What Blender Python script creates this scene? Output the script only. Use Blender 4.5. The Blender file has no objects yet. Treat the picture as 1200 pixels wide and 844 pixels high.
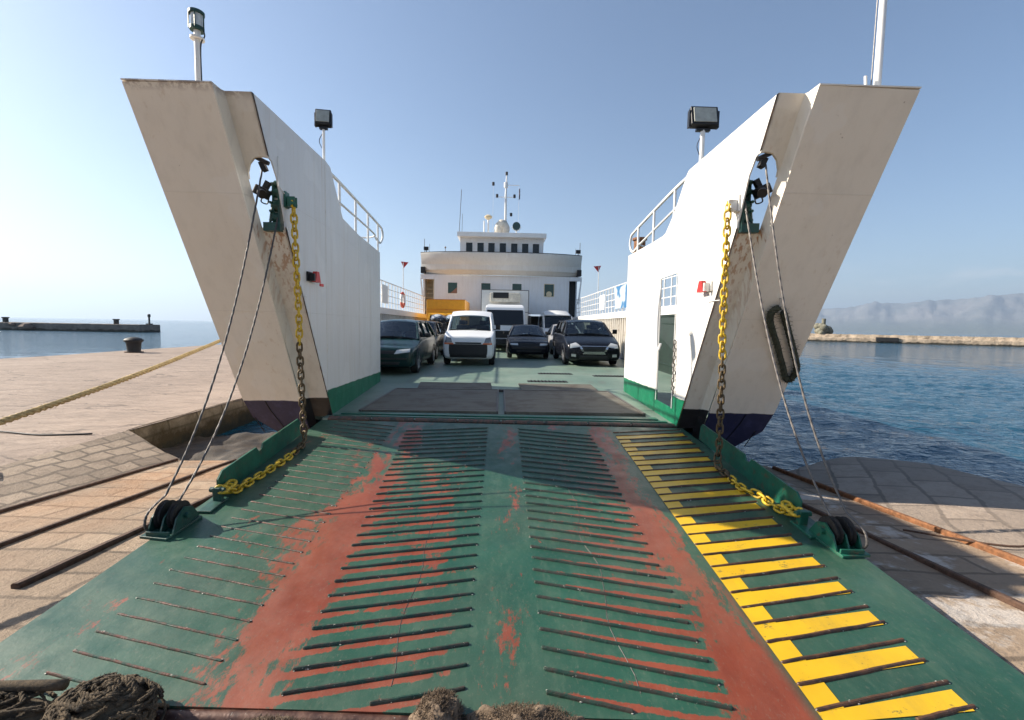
import bpy, bmesh, math, random
from mathutils import Vector, Matrix, noise as mnoise
from mathutils.bvhtree import BVHTree
random.seed(7)
S = bpy.context.scene
COL = S.collection
PI = math.pi
V = Vector

# ------------------------------------------------------------------ camera, sky, sun
F, CX, CY = 533.0, 600.0, 422.0
CAM_H = 1.3
rho = math.radians(1.03); pit = math.atan(39.8 / F); yaw = math.atan(14.0 / F)
fwd = V((math.sin(yaw) * math.cos(pit), math.cos(yaw) * math.cos(pit), -math.sin(pit)))
rt0 = V((math.cos(yaw), -math.sin(yaw), 0)); up0 = rt0.cross(fwd)
rt = rt0 * math.cos(rho) + up0 * math.sin(rho); up = -rt0 * math.sin(rho) + up0 * math.cos(rho)
cam = bpy.data.cameras.new('camera'); cam_o = bpy.data.objects.new('camera', cam); COL.objects.link(cam_o)
m = Matrix((rt, up, -fwd)).transposed().to_4x4(); m.translation = V((0, 0, CAM_H)); cam_o.matrix_world = m
cam.sensor_width = 36; cam.lens = F / 1200 * 36; cam.clip_end = 40000; cam.clip_start = 0.05
S.camera = cam_o
SUNV = V((-1.61, 0.34, 1.0)).normalized()
el = math.asin(SUNV.z); az = math.atan2(SUNV.x, SUNV.y)
W = bpy.data.worlds.new('World'); S.world = W; W.use_nodes = True
wn = W.node_tree.nodes; wl = W.node_tree.links
sky = wn.new('ShaderNodeTexSky'); sky.sky_type = 'NISHITA'; sky.sun_disc = False
sky.sun_elevation = el; sky.sun_rotation = az % (2 * PI); sky.altitude = 0
sky.air_density = 1.0; sky.dust_density = 1.1; sky.ozone_density = 3.0
bg = wn['Background']; bg.inputs[1].default_value = 0.072
wl.new(sky.outputs[0], bg.inputs[0])
sun = bpy.data.lights.new('sun', 'SUN'); sun.energy = 5.0; sun.angle = math.radians(0.53); sun.color = (1.0, 0.91, 0.77)
sun_o = bpy.data.objects.new('sun', sun); COL.objects.link(sun_o); sun_o.rotation_euler = SUNV.to_track_quat('Z', 'Y').to_euler()
S.view_settings.view_transform = 'Standard'; S.view_settings.look = 'None'
S.view_settings.exposure = 1.12; S.view_settings.gamma = 1.0; S.view_settings.use_curve_mapping = False
S.cycles.max_bounces = 8; S.cycles.volume_bounces = 0; S.cycles.use_denoising = True

# ------------------------------------------------------------------ faint clouds low over the hills (part of the sky)
def world_clouds():
    tc = wn.new('ShaderNodeTexCoord'); sep = wn.new('ShaderNodeSeparateXYZ'); wl.new(tc.outputs['Generated'], sep.inputs[0])
    mp = wn.new('ShaderNodeMapping'); mp.inputs['Scale'].default_value = (5, 5, 26); wl.new(tc.outputs['Generated'], mp.inputs[0])
    nz = wn.new('ShaderNodeTexNoise'); nz.inputs['Scale'].default_value = 1.6; nz.inputs['Detail'].default_value = 7; nz.inputs['Roughness'].default_value = .55
    wl.new(mp.outputs[0], nz.inputs[0])
    r = wn.new('ShaderNodeMapRange'); r.inputs[1].default_value = .50; r.inputs[2].default_value = .72; wl.new(nz.outputs[0], r.inputs[0])
    a = wn.new('ShaderNodeMapRange'); a.inputs[1].default_value = .055; a.inputs[2].default_value = .085; wl.new(sep.outputs[2], a.inputs[0])
    b = wn.new('ShaderNodeMapRange'); b.inputs[1].default_value = .13; b.inputs[2].default_value = .09; wl.new(sep.outputs[2], b.inputs[0])
    c = wn.new('ShaderNodeMapRange'); c.inputs[1].default_value = .5; c.inputs[2].default_value = .75; wl.new(sep.outputs[0], c.inputs[0])
    def mul(x, y):
        n = wn.new('ShaderNodeMath'); n.operation = 'MULTIPLY'
        for i, q in enumerate((x, y)):
            if isinstance(q, float): n.inputs[i].default_value = q
            else: wl.new(q, n.inputs[i])
        return n.outputs[0]
    f = mul(mul(mul(r.outputs[0], a.outputs[0]), mul(b.outputs[0], c.outputs[0])), .35)
    mx = wn.new('ShaderNodeMixRGB'); wl.new(f, mx.inputs[0]); wl.new(sky.outputs[0], mx.inputs[1]); mx.inputs[2].default_value = (9, 8, 7.6, 1)
    wl.new(mx.outputs[0], bg.inputs[0])
world_clouds()

# ------------------------------------------------------------------ material helpers
class NT:
    def __init__(s, name):
        s.m = bpy.data.materials.new(name); s.m.use_nodes = True
        s.t = s.m.node_tree; s.n = s.t.nodes; s.b = s.n['Principled BSDF']; s.tc = None
    def link(s, a, b): s.t.links.new(a, b)
    def co(s, kind='Object'):
        if not s.tc: s.tc = s.n.new('ShaderNodeTexCoord')
        return s.tc.outputs[kind]
    def xyz(s):
        if not hasattr(s, 'sp'):
            s.sp = s.n.new('ShaderNodeSeparateXYZ'); s.link(s.co(), s.sp.inputs[0])
        return s.sp.outputs
    def noise(s, scale, detail=4, rough=.5, stretch=None, dist=0.0, out=0):
        n = s.n.new('ShaderNodeTexNoise'); n.inputs['Scale'].default_value = scale; n.inputs['Detail'].default_value = detail
        n.inputs['Roughness'].default_value = rough; n.inputs['Distortion'].default_value = dist
        src = s.co()
        if stretch:
            mp = s.n.new('ShaderNodeMapping'); mp.inputs['Scale'].default_value = stretch; s.link(src, mp.inputs[0]); src = mp.outputs[0]
        s.link(src, n.inputs[0]); return n.outputs[out]
    def ramp(s, x, a, b, lo=0.0, hi=1.0):
        r = s.n.new('ShaderNodeMapRange'); r.inputs[1].default_value = a; r.inputs[2].default_value = b
        r.inputs[3].default_value = lo; r.inputs[4].default_value = hi; s.link(x, r.inputs[0]); return r.outputs[0]
    def math(s, op, a, b=None):
        n = s.n.new('ShaderNodeMath'); n.operation = op
        for i, q in enumerate((a, b)):
            if q is None: continue
            if isinstance(q, (int, float)): n.inputs[i].default_value = q
            else: s.link(q, n.inputs[i])
        return n.outputs[0]
    def mix(s, f, a, b, mode='MIX'):
        n = s.n.new('ShaderNodeMixRGB'); n.blend_type = mode
        for i, q in enumerate((f, a, b)):
            if isinstance(q, (int, float)): n.inputs[i].default_value = q
            elif isinstance(q, tuple): n.inputs[i].default_value = (*q[:3], 1)
            else: s.link(q, n.inputs[i])
        return n.outputs[0]
    def color(s, c):
        if isinstance(c, tuple): s.b.inputs['Base Color'].default_value = (*c[:3], 1)
        else: s.link(c, s.b.inputs['Base Color'])
    def set(s, **k):
        for kk, v in k.items():
            i = s.b.inputs[kk.replace('_', ' ')]
            if isinstance(v, (int, float)): i.default_value = v
            elif isinstance(v, tuple): i.default_value = v
            else: s.link(v, i)
    def bump(s, h, strength=.3, dist=.02):
        n = s.n.new('ShaderNodeBump'); n.inputs['Strength'].default_value = strength; n.inputs['Distance'].default_value = dist
        s.link(h, n.inputs['Height'])
        if s.b.inputs['Normal'].links: s.link(s.b.inputs['Normal'].links[0].from_socket, n.inputs['Normal'])
        s.link(n.outputs[0], s.b.inputs['Normal'])

def mat_plain(name, c, rough=.5, metal=0.0, var=.25, scale=6, bump=0.0, coat=0.0, dirt=None):
    t = NT(name)
    n = t.noise(scale, 5, .6)
    lo = tuple(x * (1 - var) for x in c); hi = tuple(min(1, x * (1 + var)) for x in c)
    col = t.mix(t.ramp(n, .3, .7), lo, hi)
    if dirt: col = t.mix(t.ramp(t.noise(scale * 2.3, 6, .65, dist=.6), .55, .72), col, dirt)
    t.color(col); t.set(Roughness=rough, Metallic=metal)
    if coat: t.set(Coat_Weight=coat, Coat_Roughness=.04)
    if bump: t.bump(t.noise(scale * 8, 4, .6), bump, .01)
    return t.m

def hull_mat(name, low_col, line=.27, slope=0.0, rough=.42, base=(.78, .76, .73), grime=.5, rusttop=None, drip=None):
    """white ship's paint with a band of another paint below a line, runs of rust and soft dents in the plating"""
    t = NT(name); x, y, z = t.xyz()
    big = t.noise(.9, 4, .55); streak = t.noise(1.0, 5, .6, stretch=(9, 9, .55))
    col = t.mix(t.ramp(big, .3, .75), tuple(v * .95 for v in base), base)
    col = t.mix(t.math('MULTIPLY', t.ramp(streak, .48, .75), grime * .55), col, (.50, .44, .36))
    rs = t.math('MULTIPLY', t.ramp(t.noise(1.0, 4, .6, stretch=(26, 26, .9)), .66, .74), t.ramp(big, .45, .65))
    col = t.mix(t.math('MULTIPLY', rs, .5), col, (.42, .24, .10))
    spots = t.ramp(t.noise(14, 5, .7), .70, .74)
    col = t.mix(t.math('MULTIPLY', spots, .6), col, (.22, .12, .07))
    if drip:
        dk = t.math('MULTIPLY', t.ramp(t.noise(1.0, 4, .6, stretch=(24, 24, .8)), .50, .60), t.math('MULTIPLY', t.ramp(z, drip - 1.1, drip - .1), t.ramp(z, drip + .04, drip)))
        col = t.mix(t.math('MULTIPLY', dk, .85), col, (.36, .15, .045))
    if rusttop:
        e = t.math('MULTIPLY', t.ramp(z, rusttop - .10, rusttop), t.ramp(t.noise(11, 5, .7), .46, .56))
        col = t.mix(t.math('MULTIPLY', e, .85), col, (.16, .075, .04))
    fz = t.math('ABSOLUTE', t.math('SUBTRACT', t.math('FRACT', t.math('DIVIDE', t.math('ADD', z, .35), 1.18)), .5))
    seam = t.ramp(fz, .0, .007, 1, 0); col = t.mix(t.math('MULTIPLY', seam, .12), col, (.34, .29, .23))
    dr = t.math('MULTIPLY', t.ramp(t.noise(1.0, 4, .6, stretch=(17, 17, .35)), .60, .70), t.ramp(t.noise(.7, 2, .5), .42, .6)); col = t.mix(t.math('MULTIPLY', dr, .38 * (grime + .4)), col, (.46, .30, .15))
    pa = t.ramp(t.noise(1.7, 2, .4), .60, .61); col = t.mix(t.math('MULTIPLY', pa, .14), col, (.86, .85, .83))
    zz = t.math('ADD', z, t.ramp(t.noise(4, 3), .3, .7, -.008, .008))
    if slope: zz = t.math('ADD', zz, t.math('MULTIPLY', y, slope))
    msk = t.ramp(zz, line - .004, line + .004, 1, 0)
    lowv = t.mix(t.ramp(t.noise(7, 6, .7), .5, .68), low_col, tuple(min(1, q * 1.5 + .012) for q in low_col))
    lowv = t.mix(t.ramp(t.noise(10, 5, .7), .66, .72), lowv, (.13, .07, .045))
    col = t.mix(msk, col, lowv)
    t.color(col); t.set(Roughness=rough)
    t.bump(seam, .35, .006); t.bump(t.noise(1.6, 2, .45, stretch=(1, 1, .7)), .55, .06); t.bump(t.noise(45, 3, .6), .08, .01)
    return t.m

M = {}
def setup_mats():
    M['front'] = hull_mat('hull_front_paint', (.016, .018, .060), .24, grime=.4, base=(.82, .74, .63), rusttop=3.47)
    M['recess'] = hull_mat('recess_paint', (.012, .012, .014), .27, grime=.9, base=(.74, .68, .58), rusttop=3.47, drip=2.32)
    M['wallL'] = hull_mat('bow_wall_paint_left', (.0, .115, .06), .62, slope=.039, grime=.6, base=(.66, .655, .65))
    M['wallR'] = hull_mat('bow_wall_paint_right', (.0, .125, .06), .56, slope=.03, grime=.6, base=(.74, .72, .68))
    M['outer'] = hull_mat('outer_hull_paint', (.016, .018, .060), .24, base=(.75, .74, .72))
    M['white'] = mat_plain('white_ship_paint', (.78, .77, .75), .4, var=.05, scale=2, dirt=None)
    M['whitew'] = mat_plain('weathered_white_paint', (.72, .70, .66), .5, var=.08, scale=3, dirt=(.48, .38, .28))
    M['rail'] = mat_plain('rail_paint', (.76, .75, .73), .4, var=.1, scale=8)
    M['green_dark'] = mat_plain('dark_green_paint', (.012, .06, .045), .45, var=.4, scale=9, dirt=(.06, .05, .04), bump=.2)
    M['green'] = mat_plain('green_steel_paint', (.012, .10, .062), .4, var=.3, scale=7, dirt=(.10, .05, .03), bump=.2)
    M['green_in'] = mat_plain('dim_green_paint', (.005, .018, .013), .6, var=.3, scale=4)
    M['black'] = mat_plain('black_rubber', (.012, .012, .013), .7, var=.3)
    M['blackm'] = mat_plain('black_metal', (.015, .015, .017), .4, .3, var=.3)
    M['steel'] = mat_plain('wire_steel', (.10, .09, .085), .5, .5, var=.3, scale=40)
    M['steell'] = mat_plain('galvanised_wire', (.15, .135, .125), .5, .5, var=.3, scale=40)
    M['rust'] = mat_plain('rusty_steel', (.085, .045, .028), .8, .1, var=.5, scale=22, bump=.5)
    M['rustb'] = mat_plain('orange_rusty_steel', (.20, .085, .035), .8, .1, var=.5, scale=22, bump=.5)
    M['chainy'] = mat_plain('yellow_chain_paint', (.62, .40, .02), .45, .0, var=.35, scale=30, dirt=(.16, .09, .03), bump=.3)
    M['chainr'] = mat_plain('worn_chain_steel', (.11, .075, .04), .6, .4, var=.5, scale=30, dirt=(.30, .20, .03), bump=.4)
    M['red'] = mat_plain('red_paint', (.55, .03, .025), .45)
    M['glassd'] = mat_plain('dark_window_glass', (.004, .006, .008), .08, var=.1)
    M['glassg'] = mat_plain('greenish_window_glass', (.02, .05, .045), .08, var=.3, scale=1)
    M['beige'] = mat_plain('cream_paint', (.62, .50, .32), .5, var=.1)
    M['canvas'] = mat_plain('pale_canvas', (.60, .55, .47), .8, var=.2, scale=5, bump=.3)
    M['iron'] = mat_plain('black_iron', (.02, .018, .018), .6, .2, var=.4, scale=12, bump=.4)
setup_mats()

# ------------------------------------------------------------------ object helpers
def obj(name, bm, mat, parent=None, smooth=False, loc=None, recalc=True):
    me = bpy.data.meshes.new(name)
    if recalc: bmesh.ops.recalc_face_normals(bm, faces=bm.faces)
    bm.to_mesh(me); bm.free()
    for mm in (mat if isinstance(mat, (list, tuple)) else [mat]): me.materials.append(mm)
    if smooth:
        me.polygons.foreach_set('use_smooth', [True] * len(me.polygons))
        if smooth != 'all': me.set_sharp_from_angle(angle=math.radians(smooth if not isinstance(smooth, bool) else 40))
    o = bpy.data.objects.new(name, me); COL.objects.link(o)
    if parent: o.parent = parent
    if loc: o.location = loc
    return o
def tag(o, label=None, cat=None, group=None, kind=None):
    if label: o['label'] = label
    if cat: o['category'] = cat
    if group: o['group'] = group
    if kind: o['kind'] = kind
    return o
def empty(name, loc, label, cat, group=None, rz=0):
    o = bpy.data.objects.new(name, None); COL.objects.link(o); o.location = loc; o.rotation_euler[2] = rz
    o.empty_display_size = .2
    return tag(o, label, cat, group)
def box(bm, c, s, rz=0, rx=0, ry=0, bev=0.0):
    g = bmesh.ops.create_cube(bm, size=1)
    vs = g['verts']
    for v in vs: v.co = V((v.co.x * s[0], v.co.y * s[1], v.co.z * s[2]))
    if bev:
        es = list({e for v in vs for e in v.link_edges})
        r = bmesh.ops.bevel(bm, geom=es, offset=bev, segments=2, affect='EDGES', profile=.5)
        vs = list({v for f in r['faces'] for v in f.verts} | {v for v in vs if v.is_valid})
    R = Matrix.Rotation(rz, 3, 'Z') @ Matrix.Rotation(ry, 3, 'Y') @ Matrix.Rotation(rx, 3, 'X')
    for v in vs: v.co = R @ v.co + V(c)
    return vs
def tube(bm, pts, r, seg=8, closed=False, cap=True):
    pts = [V(p) for p in pts]; n = len(pts)
    rr = r if isinstance(r, (list, tuple)) else [r] * n
    tang = []
    for i in range(n):
        a = pts[(i - 1) % n] if (closed or i) else pts[i]; b = pts[(i + 1) % n] if (closed or i < n - 1) else pts[i]
        tang.append((b - a).normalized())
    t0 = tang[0]; nrm = t0.cross(V((0, 0, 1)) if abs(t0.z) < .9 else V((1, 0, 0))).normalized()
    rings = []
    for i in range(n):
        t = tang[i]; nrm = (nrm - t * nrm.dot(t))
        nrm = nrm.normalized() if nrm.length > 1e-6 else t.orthogonal().normalized()
        bi = t.cross(nrm)
        rings.append([bm.verts.new(pts[i] + (nrm * math.cos(2 * PI * k / seg) + bi * math.sin(2 * PI * k / seg)) * rr[i]) for k in range(seg)])
    for i in range(n if closed else n - 1):
        a, b = rings[i], rings[(i + 1) % n]
        for k in range(seg): bm.faces.new((a[k], a[(k + 1) % seg], b[(k + 1) % seg], b[k]))
    if cap and not closed:
        bm.faces.new(rings[0][::-1]); bm.faces.new(rings[-1])
def cyl(bm, a, b, r, seg=16): tube(bm, [a, b], r, seg)
def slab(bm, pts, off):
    """closed solid from a planar outline and an offset vector"""
    off = V(off)
    a = [bm.verts.new(V(p)) for p in pts]; b = [bm.verts.new(V(p) + off) for p in pts]
    n = len(pts)
    bm.faces.new(a); bm.faces.new(b[::-1])
    for i in range(n): bm.faces.new((a[i], b[i], b[(i + 1) % n], a[(i + 1) % n]))
def catmull(ps, k, closed=False):
    ps = [V(p) for p in ps]; n = len(ps); out = []
    for i in range(n if closed else n - 1):
        p0 = ps[(i - 1) % n] if closed or i else ps[0] * 2 - ps[1]
        p1 = ps[i]; p2 = ps[(i + 1) % n]
        p3 = ps[(i + 2) % n] if closed or i < n - 2 else ps[-1] * 2 - ps[-2]
        for j in range(k):
            t = j / k
            out.append(.5 * ((2 * p1) + (-p0 + p2) * t + (2 * p0 - 5 * p1 + 4 * p2 - p3) * t * t + (-p0 + 3 * p1 - 3 * p2 + p3) * t ** 3))
    if not closed: out.append(ps[-1])
    return out
def sphere(bm, c, r, sc=(1, 1, 1), u=14, v=9):
    g = bmesh.ops.create_uvsphere(bm, u_segments=u, v_segments=v, radius=r)
    for q in g['verts']: q.co = V((q.co.x * sc[0], q.co.y * sc[1], q.co.z * sc[2])) + V(c)
B = bmesh.new

# ------------------------------------------------------------------ ground, quay, water
SEA_Z = -1.15
def slip_z(y): return -.455 - .085 * (y - 2) if y > -4 else -.455 + .51
PLAT = -.50

def stone_mat(name, base=(.27, .205, .15), bw=.62, bh=.34, rot=0.0, algae=False, rusty=False, joint=.35):
    t = NT(name); x, y, z = t.xyz()
    br = t.n.new('ShaderNodeTexBrick'); br.inputs['Scale'].default_value = 1.0
    br.inputs['Brick Width'].default_value = bw; br.inputs['Row Height'].default_value = bh
    br.inputs['Mortar Size'].default_value = .03; br.inputs['Mortar Smooth'].default_value = .6
    br.inputs['Color1'].default_value = (*[v * 1.18 for v in base], 1); br.inputs['Color2'].default_value = (*[v * .72 for v in base], 1)
    br.inputs['Mortar'].default_value = (*[v * joint for v in base], 1)
    mp = t.n.new('ShaderNodeMapping'); mp.inputs['Rotation'].default_value = (PI / 2 if algae else 0, 0, rot)
    dn = t.noise(1.7, 3, .6, out=1)
    ad = t.n.new('ShaderNodeVectorMath'); ad.operation = 'MULTIPLY_ADD'; t.link(dn, ad.inputs[0]); ad.inputs[1].default_value = (.16, .16, .16); t.link(t.co(), ad.inputs[2])
    if algae:
        cb = t.n.new('ShaderNodeCombineXYZ'); t.link(y, cb.inputs[0]); t.link(z, cb.inputs[1]); t.link(cb.outputs[0], br.inputs[0])
    else:
        t.link(ad.outputs[0], mp.inputs[0]); t.link(mp.outputs[0], br.inputs[0])
    col = t.mix(t.ramp(t.noise(.6, 5, .6), .3, .7, 0, .35), br.outputs[0], tuple(v * 1.15 for v in base))
    col = t.mix(t.ramp(t.noise(3.1, 7, .75), .48, .72, 0, .6), col, tuple(v * .45 for v in (base[0], base[1] * .95, base[2] * .9)))
    col = t.mix(t.ramp(t.noise(26, 5, .75), .52, .8, 0, .5), col, tuple(v * .4 for v in base))
    if rusty:
        rr = t.math('MULTIPLY', t.ramp(t.noise(1.1, 4, .6), .38, .6), t.ramp(y, 2.5, 6.5))
        rr = t.math('MULTIPLY', rr, t.ramp(x, -3.0, -3.9))
        col = t.mix(t.math('MULTIPLY', rr, .55), col, (.36, .17, .065))
        pt = t.math('MULTIPLY', t.ramp(t.noise(1.6, 5, .7), .52, .60), t.ramp(x, 2.6, 3.0))
        col = t.mix(t.math('MULTIPLY', pt, .55), col, (.66, .62, .58))
    if algae:
        a = t.ramp(t.math('ADD', z, t.ramp(t.noise(2.2, 5, .7), .3, .7, -.2, .2)), -.40, -.85)
        col = t.mix(a, col, (.075, .05, .016)); 
        a2 = t.ramp(t.math('ADD', z, t.ramp(t.noise(5, 5, .7), .3, .7, -.12, .12)), -.85, -1.05)
        col = t.mix(a2, col, (.018, .020, .010))
    t.color(col); t.set(Roughness=.85)
    t.bump(br.outputs[1], -.9, .04); t.bump(t.noise(9, 7, .75), .9, .04); t.bump(t.noise(60, 4, .7), .35, .008)
    return t.m

def plat_mat():
    t = NT('worn_quay_stone'); base = (.50, .41, .345)
    col = t.mix(t.ramp(t.noise(.35, 5, .6, stretch=(1, .6, 1)), .3, .7), (.265, .195, .150), (.365, .275, .215))
    col = t.mix(t.ramp(t.noise(1.5, 7, .75, stretch=(.6, 2.0, 1)), .47, .7, 0, .6), col, (.13, .098, .075))
    cr = t.n.new('ShaderNodeTexVoronoi'); cr.feature = 'DISTANCE_TO_EDGE'; cr.inputs['Scale'].default_value = .55
    mp = t.n.new('ShaderNodeMapping'); mp.inputs['Scale'].default_value = (.5, 1.4, 1)
    dn = t.noise(.9, 5, .65, out=1); ad = t.n.new('ShaderNodeVectorMath'); ad.operation = 'MULTIPLY_ADD'; t.link(dn, ad.inputs[0]); ad.inputs[1].default_value = (.9, .9, .9); t.link(t.co(), ad.inputs[2])
    t.link(ad.outputs[0], mp.inputs[0]); t.link(mp.outputs[0], cr.inputs[0])
    crk = t.math('MULTIPLY', t.ramp(cr.outputs[0], .0, .022, 1, 0), t.ramp(t.noise(.8, 3), .38, .5))
    col = t.mix(t.math('MULTIPLY', crk, .8), col, (.09, .065, .05))
    col = t.mix(t.ramp(t.noise(24, 5, .75), .55, .8, 0, .4), col, (.2, .16, .13))
    t.color(col); t.set(Roughness=.85)
    t.bump(crk, -.6, .03)
    t.bump(t.noise(2.2, 6, .65, stretch=(.7, 2.4, 1)), 1.0, .10); t.bump(t.noise(30, 5, .7), .4, .01)
    return t.m

def grid(bm, xs, ys, fz):
    vv = [[bm.verts.new((x, y, fz(x, y))) for y in ys] for x in xs]
    for i in range(len(xs) - 1):
        for j in range(len(ys) - 1): bm.faces.new((vv[i][j], vv[i + 1][j], vv[i + 1][j + 1], vv[i][j + 1]))
    return vv
def frange(a, b, n): return [a + (b - a) * i / n for i in range(n + 1)]

def build_ground():
    # quay platform
    bm = B(); EX = -6.05
    xs = frange(-21.4, EX, 70); ys = frange(-14, 45, 110)
    def fz(x, y):
        z = PLAT + .02 * mnoise.noise(V((x * .5, y * .5, 0)))
        if x > EX - .3: z -= (x - EX + .3) * .06
        return z
    vv = grid(bm, xs, ys, fz)
    def skirt(line, z1, jit=.0):
        low = [bm.verts.new((v.co.x + jit * mnoise.noise(v.co * 2), v.co.y, z1)) for v in line]
        for i in range(len(line) - 1): bm.faces.new((line[i], line[i + 1], low[i + 1], low[i]))
    skirt([c[-1] for c in vv], -3); skirt(vv[0], -3)
    bm.normal_update()
    tag(obj('quay', bm, plat_mat(), smooth=60, recalc=False), kind='structure')
    # the quay's masonry face beside the ship
    bm = B()
    ys = frange(7.45, 45, 130); zs = frange(PLAT - .004, -3, 16)
    def fx(y, z):
        cell = math.floor(y / .62 + (.5 if int((PLAT - z) / .34) % 2 else 0)); jn = math.sin(cell * 12.9) * .02
        return EX + .015 + jn + .03 * mnoise.noise(V((y * 2.3, z * 3.1, 1)))
    rows = [[bm.verts.new((fx(y, z) - (.03 if k == 0 else 0), y, z)) for y in ys] for k, z in enumerate(zs)]
    for a, b in zip(rows, rows[1:]):
        for i in range(len(ys) - 1): bm.faces.new((a[i], a[i + 1], b[i + 1], b[i]))
    tag(obj('quay_wall', bm, stone_mat('algae_quay_masonry', (.42, .33, .22), .8, .36, algae=True), smooth=50),
        'stone masonry quay wall dark with algae beside the left bow', 'quay wall')
    # slipway sheet
    bm = B(); YE = 7.12
    xs = frange(-5.06, 4.34, 60); ys = frange(-14, YE, 130)
    def sz(x, y): return slip_z(y) + .012 * mnoise.noise(V((x * 1.3, y * 1.3, 5)))
    vv = grid(bm, xs, ys, sz)
    low = [bm.verts.new((c[-1].co.x, YE + .05, -3)) for c in vv]
    for i in range(len(vv) - 1): bm.faces.new((vv[i][-1], vv[i + 1][-1], low[i + 1], low[i]))
    tag(obj('slipway', bm, stone_mat('slipway_stone', (.35, .255, .175), .85, .36, rot=.05, rusty=True), smooth=60), kind='structure')
    # left bank of set stones between quay and slipway
    bm = B(); ys = frange(-14, 7.45, 90)
    rows = []
    for k in range(9):
        f = k / 8; row = []
        for y in ys:
            yy = y - (f * .33 if y > 7.3 else 0)
            zt = PLAT - .002; zb = sz(-5.06, yy)
            row.append(bm.verts.new((EX + .02 + f * .99, yy, zt + (zb - zt) * f + .02 * math.sin(f * PI) + (.014 * mnoise.noise(V((y * 2, f * 3, 3))) if 0 < k < 8 else 0))))
        rows.append(row)
    for a, b in zip(rows, rows[1:]):
        for i in range(len(ys) - 1): bm.faces.new((a[i], b[i], b[i + 1], a[i + 1]))
    endl = [bm.verts.new((r[-1].co.x, r[-1].co.y + .02, -3)) for r in rows]
    for i in range(len(rows) - 1): bm.faces.new((rows[i][-1], rows[i + 1][-1], endl[i + 1], endl[i]))
    tag(obj('stone_bank', bm, stone_mat('bank_setts', (.37, .285, .21), .36, .20, rot=PI / 2 + .03, joint=.4), smooth=60), kind='structure')
    # right apron: humped paving that falls into the water
    bm = B(); nx = 34; ys = frange(-14, 0, 60)
    vv = []
    for i in range(nx + 1):
        f = i / nx; x = 4.34 + f * 4.2; row = []
        yend = 6.95 + .10 * mnoise.noise(V((f * 14, 3, 0))) + .05 * mnoise.noise(V((f * 45, 3, 0))) + 0.55 * math.sin(min(1, f * 2.2) * PI * .5) - max(0, f - .38) * 4.6
        for j in range(91):
            g = j / 90; y = -14 + (yend + 14) * (1 - (1 - g) ** 1.6)
            h = .20 * math.sin(min(1, f / .5) * PI / 2) if f < .5 else .20 - (f - .5) * 1.25
            fall = max(0, 1 - (yend - y) / .5) ** 2 * .12
            row.append(bm.verts.new((x, y, slip_z(y) - .006 + h - fall + .014 * mnoise.noise(V((x * 1.5, y * 1.5, 8))))))
        vv.append(row)
    for i in range(nx):
        for j in range(90): bm.faces.new((vv[i][j], vv[i + 1][j], vv[i + 1][j + 1], vv[i][j + 1]))
    low = [bm.verts.new((c[-1].co.x, c[-1].co.y + .1, -3)) for c in vv]
    for i in range(nx): bm.faces.new((vv[i][-1], vv[i + 1][-1], low[i + 1], low[i]))
    tag(obj('stone_apron', bm, stone_mat('apron_paving', (.34, .27, .215), .75, .42, rot=PI / 2 + .55, joint=.45), smooth=60), kind='structure')
    # rails let into the slipway
    def rail(x, y0, y1, mt, label, w=.05, h=.035):
        bm = B(); n = 40
        ys = frange(y0, y1, n)
        sec = [(-w / 2, -.02), (-w / 2, h * .7), (-w * .3, h), (w * .3, h), (w / 2, h * .7), (w / 2, -.02)]
        rings = [[bm.verts.new((x + a + .006 * mnoise.noise(V((y, x, 0))), y, slip_z(y) + b + .004 * mnoise.noise(V((y * 5, x, 2))))) for a, b in sec] for y in ys]
        for p, q in zip(rings, rings[1:]):
            for k in range(5): bm.faces.new((p[k], p[k + 1], q[k + 1], q[k]))
        bm.faces.new(rings[0]); bm.faces.new(rings[-1][::-1])
        tag(obj('slipway_rail', bm, mt), label, 'rail', 'steel rails let into the slipway')
    rail(-5.03, -14, 7.1, M['rust'], 'dark steel rail at the foot of the left stone bank')
    rail(-4.13, -14, 7.1, M['rust'], 'middle dark steel rail on the left side of the slipway')
    rail(-3.27, 3.05, 7.1, M['rust'], 'short steel rail next to the left edge of the ramp', .06, .04)
    rail(4.33, -14, 6.9, M['rustb'], 'orange rusty rail along the sunlit paving right of the ramp', .05, .05)
    rail(3.52, -14, 7.1, M['rust'], 'dark steel rail between the ramp and the orange rusty rail')
build_ground()
def build_foreshore():
    bm = B()
    def fz(x, y): return SEA_Z + .14 + .12 * mnoise.fractal(V((x * 1.1, y * 1.1, 2)), 1, 2, 4) - max(0, y - 9.2) * .2
    grid(bm, frange(-6.2, -2.0, 60), frange(7.0, 11.0, 60), fz)
    tag(obj('foreshore', bm, mat_plain('wet_brown_rock', (.032, .020, .010), .7, var=.7, scale=5, dirt=(.055, .035, .02), bump=1.0), smooth=60), kind='structure')
build_foreshore()

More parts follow.
